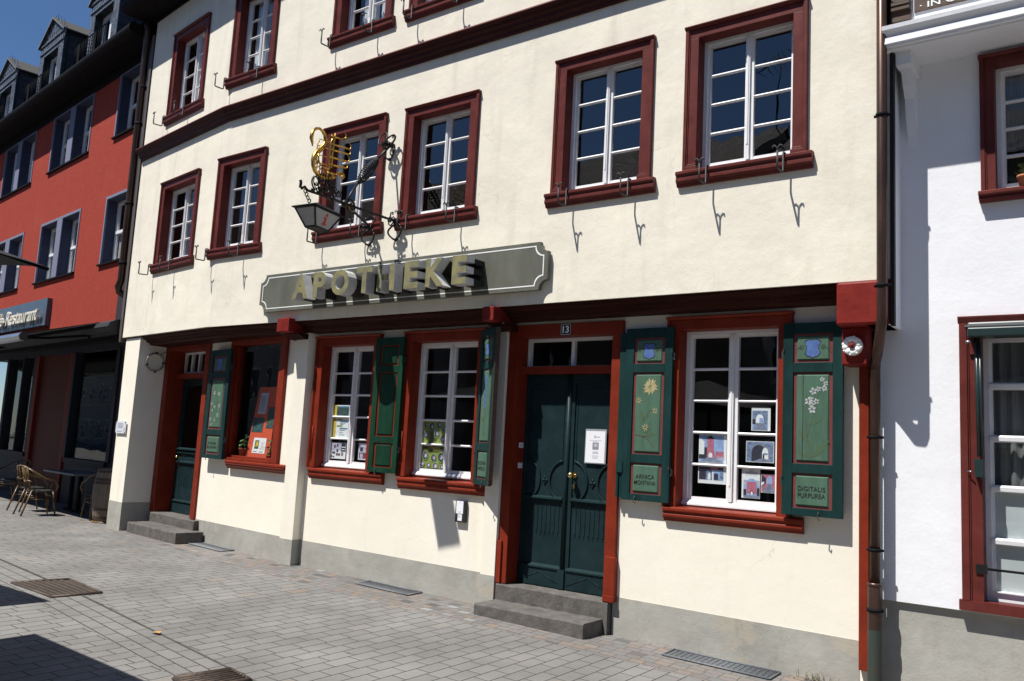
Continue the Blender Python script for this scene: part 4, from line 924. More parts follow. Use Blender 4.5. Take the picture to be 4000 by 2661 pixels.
paperthing('poster', 'narrow poster with a yellow side strip and blue headings behind the window panes', 'poster', FL, (-8.882, -8.578, .033, .469), PD, pm2,
           [(1, rc(0, 0, .2, 1)), (3, rc(.2, .66, .97, .93)), (2, rc(.2, .93, .97, .97)), (5, rc(.26, .54, .6, .58)), (2, rc(.45, .47, .95, .52)), (5, rc(.26, .33, .62, .38)), (2, rc(.45, .26, .95, .30))] + lines(4, .45, .8, (.43, .40, .22, .15, .08)))
pm3 = [paper, lilac, darkp, greyink, mat('wine_print', (.22, .05, .09), .6)]
paperthing('photo_sheet', 'sheet of many small museum photos below the yellow striped poster', 'photo sheet', FL, (-8.897, -8.592, -.250, -.033), PD, pm3,
           [(1, rc(.02, .5, .68, .97)), (2, rc(.70, .45, .98, .97)), (0, rc(.72, .7, .96, .75)), (0, rc(.74, .55, .94, .60)), (2, rc(.42, .74, .52, .9)), (2, rc(.25, .66, .34, .84)), (2, rc(.42, .4, .52, .58)), (3, rc(.12, .3, .34, .45)), (2, rc(.22, .3, .32, .4)), (4, rc(.40, .2, .52, .34)), (2, rc(.55, .2, .65, .34)), (3, rc(.72, .2, .85, .42)), (2, rc(.06, .08, .16, .2)), (2, rc(.2, .08, .3, .16))], 'photo sheets in the left window')
paperthing('photo_sheet', 'sheet with a photo of old apothecary furniture beside the plain green shutter', 'photo sheet', FL, (-8.349, -8.06, -.242, -.024), PD, pm3,
           [(1, rc(.04, .04, .97, .97)), (2, rc(.1, .5, .28, .75)), (3, rc(.45, .55, .55, .75)), (2, rc(.05, .08, .1, .42)), (2, rc(.05, .38, .95, .42)), (4, rc(.3, .08, .5, .4)), (2, rc(.62, .06, .7, .4)), (4, rc(.7, .62, .85, .85))], 'photo sheets in the left window')
rnd = random.Random(3)
ci = []
for cx, cy, r_ in ((.12, .9, .08), (.36, .87, .13), (.68, .92, .12), (.90, .84, .09), (.14, .70, .13), (.60, .73, .13), (.86, .62, .12), (.16, .26, .14), (.52, .22, .12), (.84, .24, .15), (.06, .08, .09), (.32, .06, .09), (.62, .05, .12), (.90, .04, .08)):
    ring = lambda k: [(cx+r_*k*.95*math.cos(R(t)), min(.995, max(.005, cy+r_*k*.72*math.sin(R(t))))) for t in range(0, 360, 24)]
    ci += [(1, ring(1.0)), (2, ring(.9)), (3, [(x+.02, y) for x, y in ring(.45)]), (4, [(x-.02, y+.02) for x, y in ring(.25)])]
paperthing('poster', 'green poster of wild plants in round pictures behind the window panes', 'poster', FL, (-7.222, -6.842, -.282, .299), PD, [greenp, mat('pale_green_ring', (.42, .47, .24), .7), herbp, lilac, mat('mauve_print', (.30, .12, .26), .6, var=.4, vscale=60), olivep, yellowp],
           [(5, rc(.28, .38, .60, .80)), (5, rc(0, .33, 1, .46))] + ci, texts=((1, 'wilde', .36, .505, .68, .56), (6, 'STAUDEN', .28, .395, .76, .45)))
# board in the bay window
def bq(x, y, o=0.0):     # point on the leaning board
    return GB((-10.97+.67*x)*(1-y)+(-10.93+.54*x)*y, 7.90+.12*y-o, -.335+1.07*y)
bd = MB(); c4 = ((0, 0), (1, 0), (1, 1), (0, 1))
bd._add([bq(x, y) for x, y in c4]+[bq(x, y, -.02) for x, y in c4], [(0, 1, 2, 3), (5, 4, 7, 6), (0, 4, 5, 1), (1, 5, 6, 2), (2, 6, 7, 3), (3, 7, 4, 0)])
tag(bd.build('display_board', orange), 'orange display board leaning in the dark shop window', 'display board')
def onboard(name, label, cat, x0, x1, y0, y1, mats, items):
    F = lambda x, y, o: bq(x0+(x1-x0)*x, y0+(y1-y0)*y, o)
    b = MB(); b._add([F(x, y, .003) for x, y in c4], [(0, 1, 2, 3)])
    for k, (mi, pts) in enumerate(items):
        b.m = mi; b._add([F(x, y, .0036+.0005*k) for x, y in pts], [tuple(range(len(pts)))])
    tag(b.build(name, mats), label, cat)
onboard('printed_sheet', 'tall pale printed sheet at the top of the orange board', 'sheet', .16, .56, .62, .915, [mat('bluish_paper', (.55, .58, .72), .7), greyink], lines(1, .1, .92, [.08+.05*i for i in range(16)], .018))
onboard('plant_photo', 'dark green plant photo on the orange board, beside the pale printed sheet', 'photo', .68, .99, .42, .715, [herbp, leafm], [(1, [(.4, .05), (.7, .3), (.55, .6), (.6, .95), (.4, .6), (.3, .3)])])
onboard('plant_photo', 'dark teal plant photo on the orange board, below the pale printed sheet', 'photo', .04, .54, .36, .567, [herbp, mat('teal_leaf_print', (.04, .12, .13), .6, var=.6, vscale=20)], [(1, [(.2, .1), (.8, .2), (.6, .9), (.3, .7)])])
onboard('printed_sheet', 'white sheet with a yellow flower picture at the foot of the orange board', 'sheet', .24, .80, .07, .283, [paper, yellowp, leafm, greyink], [(2, rc(.14, .28, .46, .84)), (1, [(.2, .4), (.4, .45), (.42, .75), (.25, .8)]), (3, rc(.6, .68, .9, .70)), (3, rc(.62, .56, .86, .58)), (3, rc(.58, .42, .9, .44)), (3, rc(.56, .30, .92, .32)), (3, rc(.08, .10, .4, .13)), (3, rc(.58, .10, .86, .13))])
def pot_plant(loc, label, lean):
    t = thing('potted_plant', loc, label, 'potted plant')
    x, y, z = loc
    p = MB(); p.lathe(x, y, [(0, z), (.06, z), (.08, z+.12), (.086, z+.125), (.07, z+.13), (0, z+.115)], 14); p.build('flower_pot', terra, t)
    f = MB()
    for i in range(26):
        a, r_, h = random.uniform(0, 6.28), random.uniform(.02, .14), random.uniform(.05, .22)
        c = Vector((x+math.cos(a)*r_+lean*h, y+math.sin(a)*r_, z+.12+h)); d = Vector((math.cos(a), math.sin(a), random.uniform(-.5, .5))).normalized()*.055; s_ = d.cross(Vector((0, 0, 1))).normalized()*.022
        f._add([c-d, c+s_, c+d, c-s_], [(0, 1, 2, 3)]); f.tube([(x, y, z+.1), c-d], .003, 4)
    f.build('foliage', leafm, t)
pot_plant(tuple(GB(-11.07, 7.92, -.33)), 'small leafy plant in a terracotta pot between the painted shutter and the orange board', .2); pot_plant(tuple(GB(-10.27, 7.93, -.40)), 'small leafy plant between the orange board and the red window post', .1)

T = tag(MB(FL).slab([(-5.105+x, 1.257+z) for x, z in ((.012, 0), (.128, 0), (.14, .012), (.14, .118), (.128, .13), (.012, .13), (0, .118), (0, .012))], G-.052, G-.044).build('house_number_plate', black), 'black enamel house number plate 13 above the entrance door', 'house number')
t_ = MB(FL); t_.text('13', -5.076, 1.282, -4.994, 1.362, G-.0535, offset=.03)
q = [(.008, .016), (.016, .008), (.124, .008), (.132, .016), (.132, .114), (.124, .122), (.016, .122), (.008, .114)]
stroke(t_, [(-5.105+x, 1.257+z) for x, z in q+q[:1]], .004, G-.0532, 0); t_.build('numeral', white, T)
# notice taped to the right door leaf
T = thing('door_notice', (-4.732, G+.165, -.1), 'white notice in a clear sleeve taped to the green door beside the brass knob', 'notice')
MB(FL).slab([(-4.862, -.105), (-4.600, -.105), (-4.598, .262), (-4.858, .262)], G+.160, G+.163).build('clear_sleeve', mat('plastic_sleeve', (.30, .33, .35), .15), T)
b = MB(FL); b.face([(-4.852, -.096), (-4.616, -.096), (-4.612, .240), (-4.848, .240)], G+.158); b.m = 1
for k, (mi, pts) in enumerate([(1, rc(.42, .80, .74, .83)), (1, rc(.44, .78, .50, .86)), (1, rc(.2, .70, .86, .708)), (1, rc(.36, .665, .68, .672)), (2, rc(.36, .42, .68, .64)), (3, rc(.44, .5, .62, .6)), (1, rc(.38, .34, .66, .355)), (1, rc(.36, .30, .68, .312)), (1, rc(.34, .22, .68, .23)), (1, rc(.36, .18, .64, .188)), (1, rc(.36, .14, .66, .148))]):
    b.m = mi; b.face([(-4.85+.236*x, -.096+.336*y) for x, y in pts], G+.1575-.0002*k)
b.build('printed_page', [paper, mat('faint_print', (.42, .43, .55), .7), greyink, lilac], T)
T = thing('notice_box', (-6.36, G-.03, -.73), 'flat black notice holder with white papers under the middle window', 'notice holder')
MB(FL).box(-6.448, -6.298, G-.045, G-.005, -.862, -.618).build('backing', black, T, bevel=.004)
b = MB(FL); b.face([(-6.432, -.765), (-6.330, -.765), (-6.330, -.622), (-6.432, -.622)], G-.047); b.face([(-6.405, -.845), (-6.342, -.845), (-6.342, -.772), (-6.405, -.772)], G-.047)
b.m = 1
for z_ in (-.645, -.745, -.755, -.79, -.80, -.81): b.face([(-6.40, z_), (-6.36, z_), (-6.36, z_+.004), (-6.40, z_+.004)], G-.0475)
b.build('paper', [paper, mat('faint_print', (.42, .43, .55), .7)], T)
for z0_, z1_, tx, lab in ((.022, .080, '13', 'small white plate lettered 13 on the red door jamb, above the nameplate'), (-.205, -.143, None, 'small white nameplate on the red door jamb, under the plate lettered 13')):
    b = MB(); X_ = -5.672
    b._add([(X_, y, z) for y, z in ((7.825, z0_), (7.905, z0_), (7.905, z1_), (7.825, z1_))] + [(X_-.004, y, z) for y, z in ((7.825, z0_), (7.905, z0_), (7.905, z1_), (7.825, z1_))], [(0, 1, 2, 3), (0, 4, 5, 1), (1, 5, 6, 2), (2, 6, 7, 3), (3, 7, 4, 0)])
    b.m = 1
    if tx:
        vs, ps, ns = text_geo(tx, False, 0, 0); xs = [v[0] for v in vs]; ys = [v[1] for v in vs]
        b._add([(X_+.001, 7.847+(v[0]-min(xs))/(max(xs)-min(xs))*.034, z0_+.014+(v[1]-min(ys))/(max(ys)-min(ys))*.032) for v in vs], ps)
    else:
        for k in range(3): b._add([(X_+.001, y, z0_+.010+k*.02+dz) for y, dz in ((7.835, 0), (7.892, 0), (7.892, .003), (7.835, .003))], [(0, 1, 2, 3)])
    tag(b.build('name_plate', [paper, black]), lab, 'name plate')
T = thing('information_plaque', tuple(UB(-14.06, U, .015)), 'small white information plaque screwed to the cream corner pillar', 'plaque')
MB(UB).slab([(-14.275, -.085), (-13.86, -.085), (-13.86, .115), (-14.275, .115)], U+.005, U+.014).build('plate', mat('plaque_enamel', (.66, .68, .75), .3), T)
b = MB(UB)
for k in range(4): b.face([(-14.20, .075-.022*k), (-13.98+.015*(k % 2), .075-.022*k), (-13.98+.015*(k % 2), .082-.022*k), (-14.20, .082-.022*k)], U+.003)
b.face([(-14.20, -.055), (-14.0, -.055), (-14.0, -.049), (-14.20, -.049)], U+.003); b.face([(-13.93, -.045), (-13.90, -.045), (-13.91, .01), (-13.92, .01)], U+.003)
b.build('print', greyink, T)
b = MB(UB)
for x, z in ((-14.262, -.072), (-13.873, -.072), (-14.262, .102), (-13.873, .102)): b.disc(x, z, .010, U-.004, 10, U+.006)
b.build('screw', steel, T)
# coil of cable on the flank of the pillar
b = MB()
c0 = UB(-13.72, U+.30, 1.15)
for k in range(3): b.tube([c0 + Vector((.035+.012*k, (.155+.006*k)*math.cos(t*math.pi/14), (.155-.005*k)*math.sin(t*math.pi/14))) for t in range(28)], .010, 6, closed=True)
b.tube([c0+Vector((.04, .08, .13)), c0+Vector((.04, .22, .22)), c0+Vector((.03, .30, .27))], .009, 6)
t_ = tag(b.build('cable_coil', mat('grey_cable', (.23, .22, .20), .6)), 'coil of grey cable hung on the shaded flank of the corner pillar', 'cable')
b = MB()
for a in (0, 85, 200, 275): b.tube([c0+Vector((.047, (.137)*math.cos(R(a)), .137*math.sin(R(a)))), c0+Vector((.047, .178*math.cos(R(a)), .178*math.sin(R(a))))], .022, 6)
o = b.build('cable_tie', black); o.parent = t_; 
# ------------------------------------------------------------------ steps, gratings
def steps(loc, label, parts, fr):
    t = thing('stone_steps', loc, label, 'steps')
    for u0, u1, d0, d1, z0, z1 in parts:
        b = MB(fr); n = 14
        vs = []
        for i in range(n+1):
            u = u0+(u1-u0)*i/n; j = random.uniform(-.004, .004)
            vs += [fr(u, d0+j, z0), fr(u, d0+j+.004, z1-.012+j), fr(u, d0+.014+j*.5, z1+j*.3), fr(u, d1, z1+.002), fr(u, d1, z0)]
        b._add(vs, [(5*i+k, 5*(i+1)+k, 5*(i+1)+(k+1) % 5, 5*i+(k+1) % 5) for i in range(n) for k in range(5)] + [(4, 3, 2, 1, 0), tuple(5*n+k for k in range(5))])
        b.build('step', stone, t)
steps((-5.1, 7.3, -1.77), 'two worn dark basalt steps below the green entrance door', [(-5.775, -4.425, 7.305, 7.72, -1.95, -1.632), (-5.785, -4.375, 7.672, 8.1, -1.80, -1.462)], FL)
steps(tuple(GB(-12.7, 7.3, -1.68)), 'two worn dark basalt steps below the small side door', [(-13.47, -11.70, 7.28, 7.72, -1.9, -1.515), (-13.52, -11.93, 7.66, 8.1, -1.75, -1.365)], GB)
def grate(pts, label, nb, fr_along=True):
    t = thing('grating', tuple(sum((Vector((p[0], p[1], gz(p[0]))) for p in pts), Vector())/4), label, 'grating', 'light well gratings along the wall')
    P = lambda a, b, z=0: (Vector((pts[0][0], pts[0][1], 0))*(1-a)*(1-b)+Vector((pts[1][0], pts[1][1], 0))*a*(1-b)+Vector((pts[2][0], pts[2][1], 0))*a*b+Vector((pts[3][0], pts[3][1], 0))*(1-a)*b)
    def L(a, b, z): v = P(a, b); return Vector((v.x, v.y, gz(v.x)+z))
    fr = MB()
    for (a, b_), (c, d) in (((0, 0), (1, 0)), ((1, 0), (1, 1)), ((1, 1), (0, 1)), ((0, 1), (0, 0))): fr.tube([L(a, b_, .010), L(c, d, .010)], .011, 4)
    fr.build('grating_frame', zinc, t)
    g = MB()
    for i in range(1, nb): g.tube([L(i/nb, 0, .008), L(i/nb, 1, .008)], .006, 4)
    for i in range(1, 12): g.tube([L(0, i/12, .005), L(1, i/12, .005)], .004, 4)
    g.build('grating_bars', zinc, t)
    w = MB(); w._add([L(0, 0, .003), L(1, 0, .003), L(1, 1, .003), L(0, 1, .003)], [(0, 1, 2, 3)]); w.build('grating_pit_shade', mat('pit_shadow', (.05, .052, .055), .8), t)  # flat dark sheet, the shade of the well put into its colour
grate([(-3.63, 7.40), (-2.63, 7.40), (-2.64, 7.70), (-3.64, 7.69)], 'galvanised grating with wide bars in the cobbles below the window with the photo prints', 20)
grate([(-7.71, 7.44), (-6.86, 7.44), (-6.88, 7.71), (-7.73, 7.70)], 'galvanised grating in the cobbles below the middle window', 30)
p4 = [GB(-11.82, 7.49, 0), GB(-10.72, 7.49, 0), GB(-10.72, 7.72, 0), GB(-11.82, 7.72, 0)]
grate([(p.x, p.y) for p in p4], 'galvanised grating in the cobbles beside the side door steps', 34)
M_ = thing('manhole_cover', (-9.1, 4.6, -1.68), 'square rusty cast iron manhole cover at the edge of a shadow', 'manhole cover')
q4 = [(-9.66, 4.36), (-8.70, 4.32), (-8.66, 4.80), (-9.55, 4.91)]
b = MB(); b._add([(x, y, gz(x)+.006) for x, y in q4], [(0, 1, 2, 3)]); b.m = 1
for k in range(7):
    for j in range(26):
        s, v = (j+.5)/26, (k+.8)/8.2
        x = q4[0][0]*(1-s)*(1-v)+q4[1][0]*s*(1-v)+q4[2][0]*s*v+q4[3][0]*(1-s)*v; y = q4[0][1]*(1-s)*(1-v)+q4[1][1]*s*(1-v)+q4[2][1]*s*v+q4[3][1]*(1-s)*v
        b.box(x-.010, x+.010, y-.012, y+.020, gz(x)+.006, gz(x)+.013)
b.build('plate', [casti, mat('worn_iron_stud', (.20, .17, .14), .5, metal=.4, var=.4, vscale=40)], M_)
b = MB()
for (a, c), (d, e) in zip(q4, q4[1:]+q4[:1]): b.tube([(a, c, gz(a)+.006), (d, e, gz(d)+.006)], .018, 4)
b.build('cover_frame', casti, M_)
M_ = thing('gully_grate', (-5.4, 3.95, -1.75), 'rusty slotted gully grate beside the gutter band', 'gully grate')
b = MB(); q4 = [(-5.62, 3.72), (-5.28, 3.68), (-5.26, 4.10), (-5.56, 4.15)]
b._add([(x, y, gz(x)+.005) for x, y in q4], [(0, 1, 2, 3)]); b.build('grate_pit_shade', black, M_)  # flat black sheet drawn as the shaded hollow below the bars
b = MB()
for k in range(7):
    s = (k+.5)/7; p = Vector((*q4[0], 0))*(1-s)+Vector((*q4[1], 0))*s; q = Vector((*q4[3], 0))*(1-s)+Vector((*q4[2], 0))*s
    p.z, q.z = gz(p.x)+.012, gz(q.x)+.012; b.tube([p, q], .014, 6)
for (a, c), (d, e) in zip(q4, q4[1:]+q4[:1]): b.tube([(a, c, gz(a)+.010), (d, e, gz(d)+.010)], .020, 4)
b.build('grate_bar', casti, M_)
b = MB(); c = Vector((-6.86, 4.33, gz(-6.86)+.012))
b._add([c+Vector(v) for v in ((-.05, -.02, 0), (0, -.035, .012), (.055, -.01, .004), (.03, .03, .016), (-.02, .03, .004))], [(0, 1, 2, 3, 4)])
tag(b.build('fallen_leaf', mat('ochre_leaf', (.50, .27, .09), .8)), 'single dry ochre leaf lying on the mossy paving joint', 'leaf')
wd = MB(); rnd = random.Random(5)
for i in range(46):
    x = -2.32+rnd.gauss(0, .09); y = 7.70+rnd.uniform(-.05, .03); h = rnd.uniform(.02, .10)
    wd.tube([(x, y, gz(x)), (x+rnd.uniform(-.03, .03), y-.01, gz(x)+h*.6), (x+rnd.uniform(-.07, .07), y-.03, gz(x)+h)], [.0022, .0018, .0008], 4)
tag(wd.build('dry_weeds', mat('dry_straw', (.22, .18, .09), .9)), 'tuft of dry weeds growing at the foot of the grey plinth', 'weeds', kind='stuff')

# ------------------------------------------------------------------ the red restaurant
RD = 7.6
Q = thing('restaurant_building', tuple(UB(-20, RD, -1.7)), 'coarse red rendered restaurant with blue grey window bands and slate dormers', 'building')
rows_ = [(5.68, 7.10), (3.10, 4.54)]
lights = []
for zi, (z0, z1) in enumerate(rows_):
    for grp in ([(-16.47, -15.17)], [(-20.28, -19.04), (-18.92, -17.70)], [(-23.9, -22.70), (-22.58, -21.36)], [(-27.5, -26.3), (-26.18, -25.0)]):
        lights.append((zi, z0, z1, grp))
rw = MB(UB)
holes = [(a+.10, b_-.10, z0+.06, z1-.09) for zi, z0, z1, grp in lights for a, b_ in grp]
wall(rw, RD, -30, -15.04, 1.80, 7.45, holes); rw.build('red_wall', redwall, Q)
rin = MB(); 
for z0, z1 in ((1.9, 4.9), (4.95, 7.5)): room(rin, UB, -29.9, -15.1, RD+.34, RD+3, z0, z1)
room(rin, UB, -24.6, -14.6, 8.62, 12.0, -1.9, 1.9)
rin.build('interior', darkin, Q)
for zi, z0, z1, grp in lights:
    b = MB(UB); a0, b0 = grp[0][0]+.06, grp[-1][1]-.06; q = .055
    b.box(a0, a0+q, RD-.014, RD+.02, z0+.05, z1-.04); b.box(b0-q, b0, RD-.014, RD+.02, z0+.05, z1-.04); b.box(a0+q, b0-q, RD-.014, RD+.02, z1-.04-q, z1-.04)
    if len(grp) == 2: b.box(grp[0][1]-.10, grp[1][0]+.10, RD-.014, RD+.02, z0+.05, z1-.04-q)
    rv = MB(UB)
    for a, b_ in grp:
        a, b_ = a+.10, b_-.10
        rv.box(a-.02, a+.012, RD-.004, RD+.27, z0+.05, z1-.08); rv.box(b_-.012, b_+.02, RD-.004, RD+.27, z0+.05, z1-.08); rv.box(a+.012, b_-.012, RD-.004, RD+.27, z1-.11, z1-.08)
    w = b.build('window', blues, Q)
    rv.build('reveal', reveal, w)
    for a, b_ in grp:
        a, b_ = a+.112, b_-.112; s = MB(UB); d = RD+.20; f = .06
        s.box(a, b_, d, d+.06, z0+.06, z0+.13); s.box(a, b_, d, d+.06, z1-.16, z1-.10); s.box(a, a+f, d, d+.06, z0+.13, z1-.16); s.box(b_-f, b_, d, d+.06, z0+.13, z1-.16)
        zt = z0+.13+(z1-z0-.29)*.5; s.box(a+f, b_-f, d-.008, d+.05, zt-.03, zt+.03)
        for x in (a+f, b_-f-.03): s.box(x, x+.03, d+.012, d+.05, z0+.13, z1-.16)
        s.build('sash', whitep, w)
        MB(UB).face([(a+f, z0+.13), (b_-f, z0+.13), (b_-f, z1-.16), (a+f, z1-.16)], d+.035).build('glass_pane', pane, w)
        if zi == 1:
            c = MB(UB)
            for k in range(22): c.box(a+.06, b_-.06, d+.07, d+.085, z0+.15+.028*k, z0+.172+.028*k)
            c.build('blind', mat('pale_blind', (.45, .45, .47), .8), w)
    MB(UB).prof([(RD+.2, z0+.06), (RD-.05, z0+.035), (RD-.05, z0), (RD+.2, z0)], a0-.02, b0+.02).build('sill', gutterm, w)
fb = MB(UB); fb.box(-30, -15.04, RD-.015, RD+.02, 7.02, 7.45); fb.build('shaded_frieze_band', gutterm, Q)  # frieze coloured dark, the shade under the eaves put into its colour
ev = MB(UB)
ev.prof([(RD+.3, 7.30), (RD-.40, 7.22), (RD-.43, 7.26), (RD-.43, 7.42), (RD+.3, 7.45)], -30, -14.75)
ev.prof([(RD-.43+.12*math.cos(R(t)), 7.34+.11*math.sin(R(t))) for t in range(90, 271, 20)], -30, -14.75)
ev.build('eaves_gutter', gutterm, Q)
rf = MB(UB); P = UB
rf._add([P(-30, 7.25, 7.44), P(-14.42, 7.25, 7.44), P(-14.42, 9.55, 9.8), P(-30, 9.55, 9.8), P(-30, 14, 7.5), P(-14.42, 14, 7.5)], [(0, 1, 2, 3), (3, 2, 5, 4), (1, 5, 2)])
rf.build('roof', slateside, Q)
for uc in (-17.97, -21.33, -24.9):
    dm = MB(UB); hw_, zb_, ze, za, df, db = .83, 7.62, 9.38, 9.86, 7.66, 10.2
    o0, o1, oz = uc-.54, uc+.50, 9.02
    for pts in ([(uc-hw_, zb_), (o0, zb_), (o0, oz), (uc-hw_, oz)], [(o1, zb_), (uc+hw_, zb_), (uc+hw_, oz), (o1, oz)], [(uc-hw_, oz), (uc+hw_, oz), (uc+hw_, ze), (uc, za), (uc-hw_, ze)]): dm.face(pts, df)
    for u_ in (o0, o1): dm._add([P(u_, df, zb_), P(u_, df+.35, zb_), P(u_, df+.35, oz), P(u_, df, oz)], [(0, 1, 2, 3)])
    dm._add([P(o0, df, oz), P(o1, df, oz), P(o1, df+.35, oz), P(o0, df+.35, oz)], [(0, 1, 2, 3)])
    for i, (pr) in enumerate((([(uc-hw_, ze+.02), (uc, za+.02)]), ([(uc, za-.02), (uc+hw_, ze-.02)]))): pass
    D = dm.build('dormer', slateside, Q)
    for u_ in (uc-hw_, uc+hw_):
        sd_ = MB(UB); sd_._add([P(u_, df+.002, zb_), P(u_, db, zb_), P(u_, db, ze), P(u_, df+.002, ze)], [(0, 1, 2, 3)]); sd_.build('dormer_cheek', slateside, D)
    rr_ = MB(UB)
    for sg in (-1, 1):
        e0, e1 = P(uc+sg*(hw_+.09), df-.07, ze-.055), P(uc+sg*(hw_+.09), db, ze-.055); r0, r1 = P(uc, df-.07, za+.02), P(uc, db, za+.02); up = Vector((0, 0, .035))
        rr_._add([e0, e1, r1, r0, e0+up, e1+up, r1+up, r0+up], [(0, 1, 2, 3), (4, 5, 6, 7), (0, 3, 7, 4), (0, 4, 5, 1)])
    rr_.build('dormer_roof', mat('dark_roof_slate', (.05, .045, .035), .7, var=.5, vscale=18, stretch=(1, 1, 3)), D)
    bg = MB(UB)
    for sg in (-1, 1): bg._add([P(uc+sg*(hw_+.09), df-.074, ze-.075), P(uc, df-.074, za), P(uc, df-.074, za+.045), P(uc+sg*(hw_+.09), df-.074, ze-.03)], [(0, 1, 2, 3)])
    bg.build('barge_board', mat('weathered_board', (.16, .165, .18), .7), D)
    # slate courses laid as real overlapping scallops
    sc_ = MB(UB)
    for col_, (a, b_) in enumerate(((uc-hw_, o0), (o1, uc+hw_))):
        n = 11
        for k in range(n):
            z_ = zb_+.5+(oz-zb_-.5)*k/n
            pts = [(a+(b_-a)*t/6, z_+.10*(t/6)**1.6*(1)) for t in range(7)]
            sc_.slab(pts+[(x, y+(oz-zb_-.5)/n-.022) for x, y in pts[::-1]], df-.006, df+.002)
    for k in range(5):
        for j in range(-5, 6):
            x = uc+j*.155+.05*k; z_ = oz+.15+.14*k
            if abs(x-uc)/hw_*(za-ze) + z_ > za-.06 or abs(x-uc) > hw_-.05: continue
            pts = [(x+.14*t/6, z_+.10*(t/6)**1.6) for t in range(7)]
            sc_.slab(pts+[(a_, b2+.115) for a_, b2 in pts[::-1]], df-.006, df+.002)
    sc_.slab([(uc-hw_, oz+.01), (uc+hw_, oz+.01), (uc+hw_, oz+.085), (uc-hw_, oz+.085)], df-.006, df+.002); sc_.slab([(uc-hw_, oz+.10), (uc+hw_, oz+.10), (uc+hw_, oz+.135), (uc-hw_, oz+.135)], df-.035, df); sc_.slab([(uc-hw_-.02, ze-.05), (uc+hw_+.02, ze-.05), (uc+hw_+.02, ze-.02), (uc-hw_-.02, ze-.02)], df-.035, df)
    sc_.build('slate_course', slatem, D)
    s = MB(UB); d = df+.16
    s.box(o0, o1, d, d+.06, oz-.08, oz); s.box(o0, o0+.06, d, d+.06, zb_, oz-.08); s.box(o1-.06, o1, d, d+.06, zb_, oz-.08); s.box(uc-.07, uc+.03, d-.01, d+.05, zb_, oz-.08)
    s.build('sash', whitep, D)
    MB(UB).face([(o0+.06, zb_), (o1-.06, zb_), (o1-.06, oz-.08), (o0+.06, oz-.08)], d+.04).build('glass_pane', pane, D)
    MB(UB).face([(o0, zb_), (o1, zb_), (o1, oz), (o0, oz)], d+.16).build('interior', darkin, D)
    rl = MB(UB); dr_ = 7.42
    for z_ in (7.82, 8.28): rl.tube([P(uc-hw_-.05, dr_, z_), P(uc+hw_+.05, dr_, z_)], .014, 4)
    for k in range(15):
        u_ = uc-hw_+2*hw_*k/14; rl.tube([P(u_, dr_, 7.82), P(u_+.03, dr_, 8.28)], .009, 4)
    for u_ in (uc-.62, uc+.30): rl.box(u_, u_+.13, dr_-.02, dr_+.02, 7.82, 8.26)
    rl.build('railing', matblack, D)
# shop front under the awning
sf = MB(UB); FD = 8.4
sf.box(-30, -14.42, FD-.02, FD+.10, 1.62, 1.95)
for a, b_ in ((-19.44, -19.30), (-17.0, -16.84), (-22.06, -21.90), (-24.2, -24.02), (-22.9, -22.84)): sf.box(a, b_, FD-.05, FD+.14, -.70, 1.62)
sf.box(-24.1, -21.98, FD-.02, FD+.12, -1.8, -.70); sf.box(-19.36, -14.42, FD-.02, FD+.12, -1.8, -.70)
sf.box(-24.02, -22.06, FD-.07, FD-.02, -.80, -.70); sf.box(-19.30, -17.0, FD-.07, FD-.02, -.80, -.70); sf.box(-16.84, -14.42, FD-.02, FD+.12, -.7, 1.62)
sf = sf.build('shop_front', navy, Q)
dp = MB(UB); dp.box(-21.90, -19.44, FD+.02, FD+.2, -1.8, 1.62); dp.build('shop_front_panel', darkred, Q)
for a, b_ in ((-21.90, -21.70), (-19.64, -19.44)): MB(UB).box(a, b_, FD-.05, FD+.02, -1.8, 1.62).build('panel_pilaster', mat('brick_red_pier', (.15, .022, .013), .6, spec=.15, var=.2, vscale=6), Q)
for a, b_ in ((-24.02, -22.9), (-22.84, -22.06), (-19.30, -17.0)):
    MB(UB).face([(a, -.70), (b_, -.70), (b_, 1.62), (a, 1.62)], FD+.06).build('shop_glass', pane, Q)
sb_ = MB(UB); sb_._add([P(-30, RD-.0, 1.80), P(-14.42, RD, 1.80), P(-14.42, FD+.1, 1.80), P(-30, FD+.1, 1.80)], [(0, 1, 2, 3)]); sb_.build('soffit', gutterm, Q)
sg_ = MB(UB); sg_.box(-15.04, -14.405, RD-.10, RD+.6, 1.66, 7.25); sg_.build('side_cladding', mat('brown_cladding', (.040, .026, .022), .5, var=.3, vscale=6, stretch=(4, 4, .2)), Q)
# awning and sign
AW = thing('rolled_awning', tuple(UB(-19, 7.35, 1.8)), 'rolled up black awning with a metal front bar above the restaurant windows', 'awning')
b = MB(UB); b.prof([(7.6, 1.93), (7.36, 1.90), (7.24, 1.84), (7.20, 1.76), (7.24, 1.68), (7.40, 1.64), (7.6, 1.66)], -30, -14.55); b.build('awning_roll', blackm, AW)
b = MB(UB); b.prof([(6.13, 1.54), (6.05, 1.53), (6.02, 1.47), (6.05, 1.41), (6.13, 1.40)], -30, -15.22); b.build('front_bar', alu, AW)
b = MB(UB); b.prof([(6.14, 1.55), (6.04, 1.54), (6.01, 1.47), (6.04, 1.40), (6.14, 1.39)], -15.22, -15.16); b.build('end_cap', blackm, AW)
b = MB(UB); b.prof([(6.10, 1.53), (6.10, 1.525), (7.30, 1.875), (7.30, 1.885)], -30, -15.20); b.build('awning_cloth', blackm, AW)
b = MB(UB)
for u_ in (-15.5, -20.5, -25.5): b.tube([UB(u_, 7.5, 1.70), UB(u_-.7, 6.8, 1.58), UB(u_, 6.12, 1.46)], .025, 6)
b.build('folding_arm', gutterm, AW)
